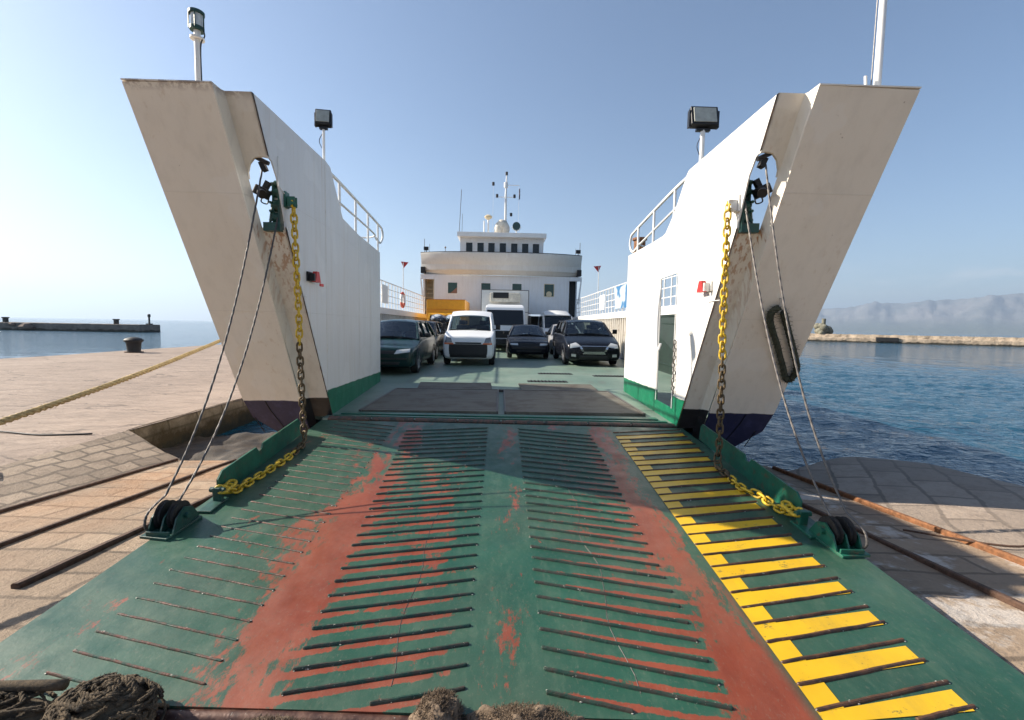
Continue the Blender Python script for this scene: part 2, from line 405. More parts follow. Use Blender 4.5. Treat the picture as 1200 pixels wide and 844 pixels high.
def build_sea():
    t = NT('sea_water')
    t.color((.005, .055, .095)); t.set(Roughness=.06, IOR=1.333, Specular_IOR_Level=.5)
    t.bump(t.noise(.55, 4, .6, stretch=(1, 1.7, 1)), .5, .55)
    t.bump(t.noise(2.6, 4, .62, stretch=(1, 1.9, 1), dist=.4), .55, .16)
    t.bump(t.noise(9, 3, .6, stretch=(1, 1.6, 1)), .35, .03)
    def axis(a, b, near0, near1, step, grow):
        xs = [near0]
        while xs[-1] < near1: xs.append(xs[-1] + step)
        s = step
        while xs[-1] < b: s *= grow; xs.append(min(b, xs[-1] + s))
        s = step; lo = []
        x = near0
        while x > a: s *= grow; x = max(a, x - s); lo.append(x)
        return lo[::-1] + xs
    xs = axis(-15000, 16000, 2.5, 26, .16, 1.12); ys = axis(-3000, 16000, 3, 26, .16, 1.12)
    bm = B()
    def fz(x, y):
        d = math.hypot(x, y)
        if d > 70 or y < 0: return SEA_Z
        k = 1 - max(0, (d - 35) / 35)
        h = mnoise.fractal(V((x * .45, y * .8, 0)), 1.0, 2.1, 3) * .085 + mnoise.fractal(V((x * 1.7 + 9, y * 2.9, 3)), 1.0, 2.1, 3) * .036
        if x < 2.4: h *= .3
        return SEA_Z + h * k
    grid(bm, xs, ys, fz)
    tag(obj('sea', bm, t.m, smooth='all'), kind='structure')
build_sea()

def build_far():
    # mountains: a long ridge on the far shore
    t = NT('bare_limestone_hills'); x, y, z = t.xyz()
    col = t.mix(t.ramp(t.noise(.0016, 6, .65), .4, .62), (.10, .11, .11), (.19, .18, .175))
    col = t.mix(t.ramp(z, 60, 240, .8, 0), col, (.055, .075, .05))
    t.color(col); t.set(Roughness=.95); t.bump(t.noise(.004, 7, .7), .9, 60)
    bm = B(); na, nr = 260, 26
    vv = []
    for i in range(na + 1):
        a = math.radians(29 + 50 * i / na); row = []
        u = i / na
        peak = 400 + 260 * min(1, u * 1.9) + 70 * mnoise.fractal(V((u * 9, 0, 0)), 1, 2, 4) + 25 * mnoise.fractal(V((u * 40, 3, 0)), 1, 2, 3)
        peak *= min(1, u / .04 + .35)
        for j in range(nr + 1):
            f = j / nr; r = 8200 + 3600 * f
            prof = (f / .55) ** .8 if f < .55 else 1 - (f - .55) * .6
            zz = peak * r / 10200 * prof * (1 + (.30 * mnoise.fractal(V((u * 26, f * 4, 7)), 1, 2, 5)) * (1 - abs(f - .3)) * (0 if f > .5 else 1)) if f > 0 else -8
            row.append(bm.verts.new((math.sin(a) * r, math.cos(a) * r, SEA_Z + zz)))
        vv.append(row)
    for i in range(na):
        for j in range(nr): bm.faces.new((vv[i][j], vv[i + 1][j], vv[i + 1][j + 1], vv[i][j + 1]))
    tag(obj('mountains', bm, t.m, smooth='all'), kind='structure')
    # breakwaters
    def bw(name, a, b, w, h, label, base, rough, lip=.0):
        a = V((*a, 0)); b = V((*b, 0)); d = (b - a).normalized(); n = V((d.y, -d.x, 0))
        if n.y > 0: n = -n      # towards the camera
        L = (b - a).length; bm = B(); N = int(L / .5)
        sec = [(0, -.8), (0, .30), (.12, h * .55), (.9, h * .62), (1.0, h * .64), (1.25, h), (w, h), (w, -.8)] if lip else [(0, -.8), (0, .4), (0, h * .97), (.06, h), (w * .4, h), (w, h), (w, -.8)]
        rings = []
        for i in range(N + 1):
            s = L * i / N
            rings.append([bm.verts.new(a + d * s - n * (u + rough * mnoise.noise(V((s * .8, k * 3, 0)))) + V((0, 0, SEA_Z + z + (rough * .6 * mnoise.noise(V((s * 1.1, k * 5, 4))) if k > 1 else 0)))) for k, (u, z) in enumerate(sec)])
        for p, q in zip(rings, rings[1:]):
            for k in range(len(sec) - 1): bm.faces.new((p[k], p[k + 1], q[k + 1], q[k]))
        bm.faces.new(rings[0]); bm.faces.new(rings[-1][::-1])
        t = NT(name + '_stone'); x, y, z = t.xyz()
        col = t.mix(t.ramp(t.noise(.6, 6, .7), .35, .65), tuple(v * .6 for v in base), tuple(v * 1.2 for v in base))
        col = t.mix(t.ramp(t.math('ADD', z, t.ramp(t.noise(.9, 4), .3, .7, -.2, .2)), SEA_Z + .45, SEA_Z + .25), col, (.035, .03, .02))
        t.color(col); t.set(Roughness=.9); t.bump(t.noise(1.3, 6, .7), .9, .3)
        tag(obj('breakwater', bm, t.m, smooth=50), label, 'breakwater', 'harbour breakwaters')
    bw('left_breakwater', (-175, 92), (-68.3, 88), 5, 1.45, 'grey stone breakwater in the sea beyond the quay', (.20, .165, .14), .12)
    bw('right_breakwater', (72, 117), (150, 68), 6, 1.9, 'pale ochre stepped stone breakwater before the mountains', (.42, .33, .24), .35, lip=1)
    bm = B()
    for k in range(60):
        s = random.random(); x = -175 + s * 88; y = 91.9 - s * 3.2 + random.uniform(-1.2, 0)
        sphere(bm, (x, y, SEA_Z + .2 + random.random() * .9), random.uniform(.5, 1.0), (random.uniform(.8, 1.4), 1, random.uniform(.5, .8)), 7, 5)
    tag(obj('boulders', bm, mat_plain('brown_boulders', (.16, .11, .085), .9, var=.5, scale=1, bump=.5)), 'brown boulders heaped against the grey breakwater', 'boulders', kind='stuff')
    # bollards on the left breakwater and its light post
    for (x, y, lab) in ((-74.6, 90.5, 'tiny black bollard near the end of the grey breakwater'), (-95.5, 90.5, 'tiny black bollard towards the left end of the grey breakwater')):
        bm = B(); cyl(bm, (x, y, .28), (x, y, 1.1), .42, 12); cyl(bm, (x, y, 1.1), (x, y, 1.3), .55, 12)
        tag(obj('bollard', bm, M['iron']), lab, 'bollard', 'bollards on the far breakwater')
    r = empty('harbour_light', (-69.3, 91.8, .28), 'small dark harbour light post at the tip of the breakwater', 'harbour light')
    bm = B(); cyl(bm, (0, 0, 0), (0, 0, 1.5), .16, 8); box(bm, (0, 0, .12), (.8, .8, .24)); obj('post', bm, M['iron'], r)
    bm = B(); cyl(bm, (0, 0, 1.5), (0, 0, 1.95), .26, 10); sphere(bm, (0, 0, 1.95), .26, (1, 1, .6)); obj('lantern', bm, M['blackm'], r)
    # stone monument at the breakwater root and small dark box on its face
    bm = B()
    for k in range(16):
        sphere(bm, (82.2 + random.uniform(-1.4, 1.4), 114 + random.uniform(-1, 1), .9 + random.random() * 2.0), random.uniform(.7, 1.1), (1, 1, .9), 8, 6)
    cyl(bm, (82, 114, 2.2), (82.1, 114, 4.6), .45, 9)
    tag(obj('rock_pile', bm, mat_plain('grey_rocks', (.16, .15, .11), .9, var=.5, scale=1.5, bump=.5), smooth=50), 'heap of grey rocks on the breakwater beside the right bow', 'rocks')
    bm = B(); box(bm, (91.2, 105.2, SEA_Z + .85), (4.2, 1.0, 1.0), rz=-.56, bev=.12)
    tag(obj('dark_recess_box', bm, M['iron']), 'small black box on the face of the ochre breakwater', 'fender')
build_far()

# ------------------------------------------------------------------ the ferry
FERRY = empty('ferry', (0, 6.1, 0), 'white car ferry with two raked bows, green ramp lowered on the slipway', 'ferry')
FO = V((0, 6.1, 0))
def part(name, bm, mat, parent=None, smooth=False, label=None):
    """mesh written in world coordinates, linked under the ferry"""
    o = obj(name, bm, mat, None, smooth)
    p = parent or FERRY
    o.parent = p
    if p is FERRY: o.matrix_parent_inverse = Matrix.Translation(-FO)
    if label: o['label'] = label
    return o
RK = .56

def build_bow(s):
    Y0 = 6.41 if s < 0 else 5.93
    dY = Y0 - 6.41
    side = 'left' if s < 0 else 'right'
    xi = 2.36 if s < 0 else 2.38; xo = 3.44 if s < 0 else 3.51
    ztop = 3.44 if s < 0 else 3.36
    def P(x, z, off=0): return V((s * x, Y0 - RK * z + off, z))
    OFF = -.14
    # front plate
    bm = B()
    ol = [(2.67, -.17), (2.68, .3), (2.64, ztop), (xo, ztop - .01), (xo, .26), (xo - .05, -.02), (xo - .38, -.30), (2.95, -.30)]
    slab(bm, [P(x, z, OFF) for x, z in ol], (0, .03, .0))
    part('front_plate', bm, M['front'])
    # weld bead frames on the plate's foot
    bm = B()
    for pts in ([(2.97, -.28), (3.12, .10), (3.15, .235)], [(3.3, -.26), (3.36, -.02)]):
        tube(bm, [P(x, z, OFF - .004) for x, z in pts], .006, 5)
    part('weld_bead', bm, M['blackm'])
    # gutter between front plate and recess
    bm = B()
    prof = [(2.66, OFF + .012), (2.645, OFF + .05), (2.63, -.035), (2.61, .0)]
    a = [[bm.verts.new(P(x, z, o)) for x, o in prof] for z in frange(-.16, ztop - .0, 30)]
    for p, q in zip(a, a[1:]):
        for k in range(3): bm.faces.new((p[k], p[k + 1], q[k + 1], q[k]))
    part('gutter_plate', bm, M['recess'], smooth=60)
    # recess plate, above and below the hawse opening
    bm = B(); zt = ztop
    arc = [(2.61, 2.76), (2.60, 2.82), (2.56, 2.89), (2.50, 2.94), (2.42, 2.95), (xi, 2.94)]
    slab(bm, [P(xi, zt), P(2.61, zt)] + [P(x, z) for x, z in arc], (0, .03, 0))
    slab(bm, [P(xi, -.02), P(2.62, -.02), P(2.61, 2.32), P(xi + .02, 2.30), P(xi, 2.33)], (0, .03, 0))
    part('recess_plate', bm, M['recess'])
    # inner wall
    xb = 2.70 if s < 0 else 2.57; yb = 10.3 if s < 0 else 9.3
    yk = 6.3 if s < 0 else 5.93
    def X(y): return xi if y <= yk else xi + (xb - xi) * (y - yk) / (yb - yk)
    def Wp(y, z): return V((s * X(y), y, z))
    th = (s * .014, 0, 0)
    zt = ztop
    def edge(z): return Y0 - RK * z
    bm = B()
    # front field, with the opening bitten out of its raked edge
    fr = [(edge(zt), zt), (edge(2.96), 2.96), (edge(2.93) + .07, 2.93), (edge(2.80) + .10, 2.80), (edge(2.6) + .07, 2.6), (edge(2.40) + .04, 2.38), (edge(2.33), 2.33), (edge(0), 0)]
    if s < 0:
        fr[-1] = (6.41, 0)
        slab(bm, [Wp(6.3, 3.44)] + [Wp(y, z) for y, z in fr[:-1]] + [Wp(6.3, edge(0) * 0 + (6.41 - 6.3) / RK)], th)
        slab(bm, [Wp(6.3, (6.41 - 6.3) / RK), Wp(6.41, 0), Wp(8.2, 0), Wp(8.2, 2.85), Wp(7.14, 2.89), Wp(6.68, 3.27), Wp(6.5, 3.43), Wp(6.3, 3.44)], th)
        slab(bm, [Wp(8.2, 0), Wp(yb, 0), Wp(yb, 2.87), Wp(8.2, 2.85)], th)
    else:
        slab(bm, [Wp(5.93, 3.33)] + [Wp(y, z) for y, z in fr], th)
        slab(bm, [Wp(5.93, 0), Wp(6.18, 0), Wp(6.18, 3.15), Wp(6.0, 3.3), Wp(5.93, 3.33)], th)
        slab(bm, [Wp(6.18, 2.06), Wp(6.95, 2.06), Wp(6.95, 2.70), Wp(6.82, 2.72), Wp(6.46, 2.92), Wp(6.18, 3.15)], th)
        slab(bm, [Wp(6.18, 0), Wp(6.95, 0), Wp(6.95, .20), Wp(6.18, .20)], th)
        slab(bm, [Wp(6.95, 0), Wp(7.6, 0), Wp(7.6, 2.71), Wp(6.95, 2.70)], th)
        slab(bm, [Wp(7.6, 0), Wp(yb, 0), Wp(yb, 2.76), Wp(7.6, 2.71)], th)
    part('bow_wall', bm, M['wallL' if s < 0 else 'wallR'])
    # rusty stiffening edge and seams
    bm = B()
    def strip(y, z0, z1, w=.012):
        slab(bm, [Wp(y, z0) - V((s * .003, 0, 0)), Wp(y + w, z0) - V((s * .003, 0, 0)), Wp(y + w, z1) - V((s * .003, 0, 0)), Wp(y, z1) - V((s * .003, 0, 0))], (s * .002, 0, 0))
    for y, z1 in (((6.25, 3.4), (8.2, 2.84), (9.2, 2.85)) if s < 0 else ((7.6, 2.70), (8.5, 2.73))): strip(y, .35, z1)
    part('plate_seam', bm, M['whitew'])
    bm = B()
    if s > 0:
        f = lambda y, z: Wp(y, z) - V((.012, 0, 0))
        for p, q in (((6.18, .2), (6.18, 2.06)), ((6.95, .2), (6.95, 2.06)), ((6.18, 2.06), (6.95, 2.06))): tube(bm, [f(*p), f(*q)], .006, 6)
        part('door_frame', bm, M['rail'])
        bm = B(); tube(bm, catmull([f(6.9, 1.95), f(6.9, 1.6) - V((.03, 0, 0)), f(6.86, 1.1) - V((.05, .02, 0)), f(6.74, .98) - V((.05, 0, 0)), f(6.70, 1.08) - V((.03, 0, 0))], 5), .017, 7); part('door_handrail', bm, M['rail'])
    # rusty raked edge of the inner wall
    bm = B()
    for z0, z1 in ((0.02, 2.3), (2.98, zt)):
        n = int((z1 - z0) / .04)
        tube(bm, [P(xi - .002, z0 + i * .04, .004) for i in range(n)], [max(.0012, .004 + .011 * mnoise.noise(V((i * .33, s * 3, 0)))) for i in range(n)], 5)
    part('rusty_edge', bm, M['rust'])
    # outer hull plating, flaring back to the full beam
    bm = B(); HB = 5.25
    yo = Y0 + OFF
    top = [(yo - RK * ztop, xo, ztop - .015), (5.35 + dY, xo + .10, 3.1), (6.1 + dY, xo + .32, 2.35), (8.0 + dY, xo + 1.0, 2.1), (10.2, HB, 2.0), (30, HB, 1.9), (62, HB, 1.9)]
    bot = [(yo, xo - .36, -.29), (yo + .35, xo - .30, -.36), (7.2 + dY, xo - .15, -.42), (8.6 + dY, xo + .5, -.62), (11.5, HB - .3, -1.3), (30, HB, -1.7), (62, HB, -1.7)]
    cols = []
    for k, ((ya, xa, za), (yb2, xb2, zb2)) in enumerate(zip(top, bot)):
        if k == 0:
            cols.append([V((s * x, yo - RK * z, z)) for x, z in ((xo, ztop - .015), (xo, 2.4), (xo, 1.5), (xo, .8), (xo, .26), (xo - .05, -.02), (xo - .36, -.285))])
        else: cols.append([V((s * (xa + (xb2 - xa) * f ** 1.6), ya + (yb2 - ya) * f, za + (zb2 - za) * f)) for f in frange(0, 1, 6)])
    for sgn in (0, -s * .06):
        vv = [[bm.verts.new(v + V((sgn, 0, 0))) for v in c] for c in cols]
        for p, q in zip(vv, vv[1:]):
            for k in range(6): bm.faces.new((p[k], p[k + 1], q[k + 1], q[k]))
    part('hull_side', bm, M['outer'], smooth=30)
    # bottom of the horn
    bm = B()
    slab(bm, [P(2.95, -.30, OFF + .03), P(xo - .38, -.30, OFF + .03), V((s * (xo - .15), 7.2 + dY, -.42)), V((s * 2.4, 7.3 + dY, -.45)), P(2.67, -.17, OFF + .03)], (0, 0, -.02))
    part('keel_plate', bm, M['outer'])
    # cap on top of the horn
    bm = B()
    slab(bm, [P(2.64, ztop, OFF - .006), P(xo, ztop, OFF - .006), V((s * (xo + .02), Y0 - RK * ztop + .35, ztop)), V((s * 2.64, Y0 - RK * ztop + .35, ztop))], (0, 0, .012))
    part('bow_cap', bm, M['front'])
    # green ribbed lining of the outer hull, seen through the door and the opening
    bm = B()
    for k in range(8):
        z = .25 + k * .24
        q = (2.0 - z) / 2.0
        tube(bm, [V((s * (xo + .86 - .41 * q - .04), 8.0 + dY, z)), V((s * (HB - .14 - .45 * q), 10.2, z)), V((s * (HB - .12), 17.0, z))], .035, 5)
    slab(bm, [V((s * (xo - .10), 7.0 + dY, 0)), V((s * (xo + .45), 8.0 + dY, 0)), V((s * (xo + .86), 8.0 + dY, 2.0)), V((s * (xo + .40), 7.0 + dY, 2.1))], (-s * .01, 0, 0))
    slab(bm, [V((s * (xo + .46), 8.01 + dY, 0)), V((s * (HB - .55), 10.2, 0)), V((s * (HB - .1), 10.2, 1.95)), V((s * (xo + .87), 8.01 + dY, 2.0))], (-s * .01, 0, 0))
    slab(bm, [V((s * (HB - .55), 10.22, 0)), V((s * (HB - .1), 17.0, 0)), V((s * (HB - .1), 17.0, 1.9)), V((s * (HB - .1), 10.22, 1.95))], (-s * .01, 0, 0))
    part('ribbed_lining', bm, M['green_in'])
    # hand rails on top of the bow walls
    bm = B(); zr = 3.44 if s < 0 else 3.22
    ya, ye = (6.62, 10.55) if s < 0 else (6.1, 9.2)
    topz = lambda y: (3.40 + .02 * (y - ya)) if s < 0 else (3.30 - .04 * (y - ya))
    inn = .03
    def R(y, z, o=0.0): return V((s * (X(min(y, yb)) + inn + o), y, z))
    wz = 2.86 if s < 0 else 2.74
    main = [R(ya - .1, topz(ya) - .02), R(ya + .8, topz(ya + .8)), R(ye - .25, topz(ye)), R(ye + .05, topz(ye) - .06), R(ye + .10, topz(ye) - .22), R(ye - .05, topz(ye) - .36, .02), R(ye - .5, topz(ye) - .33, .02)]
    tube(bm, catmull(main, 6), .024, 8)
    tube(bm, catmull([R(ya + .3, topz(ya) - .30), R(ye - 1, topz(ye) - .30), R(ye - .5, topz(ye) - .30, .05), R(ye - .3, topz(ye) - .30, .3), R(ye - .5, topz(ye) - .3, .55), R(ye - 1.0, topz(ye) - .3, .62)], 6), .018, 7)
    y = ya + .45
    while y < ye:
        cyl(bm, R(y, wz - .02), R(y, topz(y)), .021, 8); y += 1.05
    # the rail returns along the outer side
    def Ro(y, z): return V((s * (xo + .30 + .32 * max(0, min(1, (y - 6.2) / 4)) * 4 - .0), y, z))
    tube(bm, [Ro(5.9 + dY, 2.75), Ro(8, 2.95), Ro(10.3, 3.0)], .022, 7); tube(bm, [Ro(5.9 + dY, 2.5), Ro(8, 2.6), Ro(10.3, 2.55)], .016, 7)
    for y in (6.2, 7.2, 8.2, 9.2, 10.2): cyl(bm, Ro(y, 2.0), Ro(y, 2.95), .02, 7)
    part('bow_railing', bm, M['rail'], smooth=50)
    # hauling gear behind the opening
    bm = B(); c = P(2.42, 2.34, .06)
    gx = s * 2.465; gy = c.y - .03
    box(bm, (gx + s * .02, gy - .02, 2.325), (.18, .10, .09)); box(bm, (gx - s * .05, gy + .02, 2.58), (.02, .14, .46)); box(bm, (gx + s * .015, gy + .02, 2.56), (.02, .12, .42))
    for zz, rr in ((2.43, .06), (2.56, .065), (2.70, .055), (2.79, .04)):
        cyl(bm, (gx - s * .045, gy + .01, zz), (gx + s * .012, gy + .01, zz), rr, 14)
        cyl(bm, (gx + s * .015, gy, zz), (gx + s * .05, gy, zz), .022, 8)
    for k in range(4): cyl(bm, (gx + s * .03, gy - .045, 2.40 + k * .09), (gx + s * .03, gy - .07, 2.40 + k * .09), .016, 6)
    tube(bm, [(gx + s * .07, gy, 2.36), (gx + s * .05, gy, 2.5), (gx + s * .02, gy, 2.62)], .014, 6)
    part('hauling_gear', bm, M['green_dark'])
    # top roller in the opening
    bm = B()
    cyl(bm, P(2.38, 2.90, .03), P(2.50, 2.955, .05), .022, 10); box(bm, P(2.45, 2.88, .05), (.05, .06, .09), ry=s * .4)
    part('roller', bm, M['iron'])
    # black lamp hanging in the opening
    bm = B(); lc = P(2.555, 2.67, .10)
    box(bm, lc, (.13, .13, .10), ry=-s * .45, bev=.012); box(bm, lc + V((-s * .05, 0, .07)), (.05, .05, .09), ry=-s * .5)
    cyl(bm, lc + V((-s * .02, -.05, -.02)), lc + V((-s * .05, -.10, -.05)), .045, 14)
    tube(bm, catmull([lc + V((0, 0, -.05)), lc + V((s * .01, 0, -.10)), lc + V((-s * .05, 0, -.12)), lc + V((-s * .07, 0, -.06))], 5), .007, 6)
    part('deck_lamp', bm, M['blackm'])
    # chain hanging bracket
    bx = X(5.1 + dY); by = 5.12 + dY; bz = 2.60 if s < 0 else 2.55
    bm = B(); box(bm, (s * (bx - .012), by, bz + .02), (.022, .10, .17), bev=.006); 
    box(bm, (s * (bx - .07), by - .025, bz), (.09, .018, .11), bev=.006); box(bm, (s * (bx - .07), by + .025, bz), (.09, .018, .11), bev=.006)
    cyl(bm, (s * (bx - .085), by - .06, bz - .02), (s * (bx - .085), by + .06, bz - .02), .02, 10)
    part('chain_bracket', bm, M['green'] if s < 0 else M['whitew'])
    # red bracket on the wall
    y = 5.72 if s < 0 else 5.2; z = 1.86 if s < 0 else 1.79
    bm = B(); x = X(y)
    box(bm, (s * (x - .012), y, z), (.022, .19, .11)); box(bm, (s * (x - .05), y - .06, z - .01), (.08, .03, .09)); 
    part('hook_plate', bm, M['blackm'] if s < 0 else M['whitew'])
    bm = B(); slab(bm, [(s * (x - .03), y - .01, z - .06), (s * (x - .03), y + .15, z - .06), (s * (x - .03), y + .10, z + .07), (s * (x - .03), y + .03, z + .07)], (-s * .05, 0, 0))
    if s < 0: box(bm, (s * (x - .006), y + .36, z - .07), (.012, .11, .035))
    part('red_hook', bm, M['red'])
    # conduit on the wall
    bm = B(); x = X(5) - .012
    if s < 0: tube(bm, [(s * x, 4.95, 3.02), (s * x, 4.95, 2.72), (s * x, 5.12, 2.66), (s * x, 5.12, 2.72)], .006, 6); tube(bm, [(s * x, 5.42, 2.0), (s * x, 5.42, 1.62), (s * x, 5.6, 1.62)], .005, 6)
    else: tube(bm, [(s * x, 4.9, 1.62), (s * x, 5.2, 1.62)], .005, 6); tube(bm, [(s * x, 5.62, 1.30), (s * x, 5.62, 1.22), (s * x, 5.66, 1.22), (s * x, 5.66, 1.30), (s * x, 5.62, 1.30)], .004, 5)
    part('conduit', bm, M['rail'])
build_bow(-1); build_bow(1)

def build_poles():
    def flood(x, y, z0, z1, w, h, rz, mface):
        bm = B(); cyl(bm, (x, y, z0), (x, y, z1 - h * .62), .018 if w < .3 else .028, 10); part('light_pole', bm, M['rail'])
        bm = B()
        box(bm, (x, y, z1), (w, .10, h), rz=rz, rx=-.25, bev=.012); box(bm, (x, y, z1 - h * .60), (w * .5, .05, .03)); 
        for sx in (-1, 1): box(bm, (x + sx * w * .52, y, z1 - h * .1), (.02, .06, h * .8), rz=rz)
        f = part('floodlight', bm, M['blackm'])
        bm = B(); R = Matrix.Rotation(rz, 3, 'Z') @ Matrix.Rotation(-.25, 3, 'X')
        vs = box(bm, (0, 0, 0), (w * .82, .012, h * .78), bev=.004)
        for v in bm.verts: v.co = R @ (v.co + V((0, -.055, 0))) + V((x, y, z1))
        part('lens', bm, mface, f)
        f.matrix_world
        bm = B(); tube(bm, catmull([(x + .03, y, z1 - h * .6), (x - .06, y, z1 - h * 1.3), (x - .03, y, z1 - h * 1.8)], 5), .005, 5); part('lamp_cable', bm, M['blackm'])
    gl = mat_plain('floodlight_glass', (.36, .37, .33), .25, .1, var=.2, scale=10)
    flood(-2.50, 6.6, 3.40, 4.12, .21, .22, .15, gl)
    flood(2.40, 5.62, 3.28, 3.84, .33, .24, 0, gl)
    # navigation light on the left bow
    x, y, z = -2.93, 4.62, 3.42
    bm = B(); cyl(bm, (x, y, z), (x, y, 4.0), .027, 12); cyl(bm, (x, y, 3.965), (x, y, 3.98), .062, 16); cyl(bm, (x, y, 4.0), (x, y, 4.05), .03, 10); part('mast_pole', bm, M['whitew'], smooth=40)
    bm = B(); cyl(bm, (x, y, 4.19), (x, y, 4.215), .068, 16); cyl(bm, (x, y, 4.045), (x, y, 4.075), .062, 16); sphere(bm, (x, y, 4.215), .045, (1, 1, .5))
    for k in range(5): a = k * 2 * PI / 5; cyl(bm, (x + .064 * math.cos(a), y + .064 * math.sin(a), 4.05), (x + .064 * math.cos(a), y + .064 * math.sin(a), 4.21), .006, 6)
    nl = part('navigation_light', bm, M['green_dark'], smooth=40)
    g = mat_plain('ribbed_lens', (.55, .58, .58), .1, .0, var=.2, scale=20)
    bm = B(); cyl(bm, (x, y, 4.076), (x, y, 4.189), .05, 18); part('lens', bm, g, nl, smooth=40)
    bm = B(); tube(bm, catmull([(x + .05, y, 4.07), (x + .07, y, 4.0), (x + .03, y, 3.9), (x + .03, y, 3.5)], 5), .006, 5); part('lamp_cable', bm, M['blackm'])
    # white flagpole on the right bow
    x, y = 3.30, 4.12
    bm = B(); tube(bm, [(x, y, 3.37), (x, y, 4.4), (x + .01, y, 6.2)], [.030, .028, .024], 14); part('flagpole', bm, M['rail'], smooth=40)
    bm = B(); cyl(bm, (x - .10, y, 3.37), (x - .10, y, 3.47), .02, 8); cyl(bm, (x - .10, y, 3.46), (x - .11, y, 3.56), .012, 8); part('cleat', bm, M['whitew'])
    bm = B(); tube(bm, catmull([(x - .055, y, 3.4), (x - .05, y, 4.5), (x - .02, y, 6.1)], 5), .004, 5); part('halyard', bm, M['steell'])
build_poles()
bm = B(); cyl(bm, (2.70, 9.0, 2.74), (2.70, 9.0, 3.02), .11, 14); cyl(bm, (2.70, 9.0, 3.02), (2.70, 9.0, 3.06), .14, 14); part('mooring_post', bm, M['rustb'], smooth=40)

# ------------------------------------------------------------------ ramp (ferry part), in its own local frame: x across, y towards the tip, z normal
RL = 4.23; RA = math.atan(.1)
RAMP_M = Matrix.Translation((.04, 6.1, 0)) @ Matrix.Rotation(RA, 4, 'X')
SKEW = -.036      # the ferry lies a little askew to the slipway
def RP(x, y, z=0): return RAMP_M @ V((x, y + SKEW * x, z))     # y negative towards the tip

def ramp_mat():
    t = NT('worn_green_ramp_paint'); x, y, z = t.xyz()
    g = t.mix(t.ramp(t.noise(1.1, 6, .65), .3, .7), (.005, .046, .028), (.018, .085, .053))
    g = t.mix(t.ramp(t.noise(9, 6, .7, stretch=(1, .35, 1)), .5, .8, 0, .5), g, (.10, .15, .10))
    def band(a, b, soft):
        return t.math('MULTIPLY', t.ramp(x, a - soft, a + soft), t.ramp(x, b + soft, b - soft))
    nz = t.noise(2.0, 7, .72, stretch=(1.1, .45, 1), dist=.6); nf = t.noise(13, 7, .85, stretch=(1, .40, 1))
    nn = t.math('ADD', t.math('MULTIPLY', nz, .56), t.math('MULTIPLY', nf, .44))
    tip = t.ramp(y, -.3, -3.6)
    w1 = t.math('MULTIPLY', band(-1.33, -.98, .10), t.ramp(y, 0, -2.4, .065, .12))
    w2 = t.math('MULTIPLY', band(1.06, 1.36, .13), t.ramp(y, 0, -2.4, .055, .12))
    # stripes between the treads
    yl = t.math('ADD', y, t.math('MULTIPLY', t.math('ABSOLUTE', t.math('SUBTRACT', x, .01)), .20))
    wave = t.math('COSINE', t.math('MULTIPLY', yl, 2 * PI / .1315))
    st = t.math('MULTIPLY', t.ramp(wave, .2, .9), t.math('MULTIPLY', t.math('ADD', band(-1.05, -.3, .12), band(.3, 1.1, .1)), t.ramp(tip, 0, 1, .04, .17)))
    w3 = t.math('MULTIPLY', band(-.10, .18, .05), t.ramp(y, 0, -4, .045, .02))
    w4 = t.math('MULTIPLY', band(-1.6, -1.25, .12), .05)
    w5 = t.math('MULTIPLY', band(1.2, 1.6, .10), t.ramp(y, -3, -4, 0, .12))
    wt = t.math('ADD', t.math('ADD', t.math('ADD', w1, w2), t.math('ADD', st, w3)), t.math('ADD', w4, w5))
    mask = t.ramp(t.math('ADD', nn, wt), .572, .606)
    red = t.mix(t.ramp(t.noise(4, 6, .7, stretch=(1, .4, 1)), .3, .7), (.15, .026, .011), (.25, .056, .026))
    mask = t.math('MULTIPLY', mask, t.ramp(x, 1.44, 1.36))
    col = t.mix(mask, g, red)
    sc = t.ramp(t.noise(1, 5, .8, stretch=(34, 1.3, 1), dist=.3), .68, .73)      # long tyre scratches
    col = t.mix(t.math('MULTIPLY', sc, .35), col, (.30, .29, .24))
    sp = t.ramp(t.noise(34, 4, .7), .68, .74); col = t.mix(t.math('MULTIPLY', sp, .6), col, (.12, .07, .05))
    gr = t.ramp(t.noise(55, 5, .8, stretch=(1, .5, 1)), .56, .66); col = t.mix(t.math('MULTIPLY', gr, .35), col, (.17, .16, .12))
    ch = t.ramp(t.noise(5.5, 8, .85), .63, .645); col = t.mix(t.math('MULTIPLY', ch, .7), col, (.075, .05, .035))
    dust = t.ramp(t.noise(.8, 5, .6), .40, .75, 0, .22); col = t.mix(dust, col, (.19, .18, .13))
    t.color(col); t.set(Roughness=t.ramp(t.noise(5, 5, .6), .3, .7, .34, .6))
    t.bump(t.noise(1.3, 3, .5), .35, .03); t.bump(t.noise(22, 5, .7), .25, .006)
    return t.m

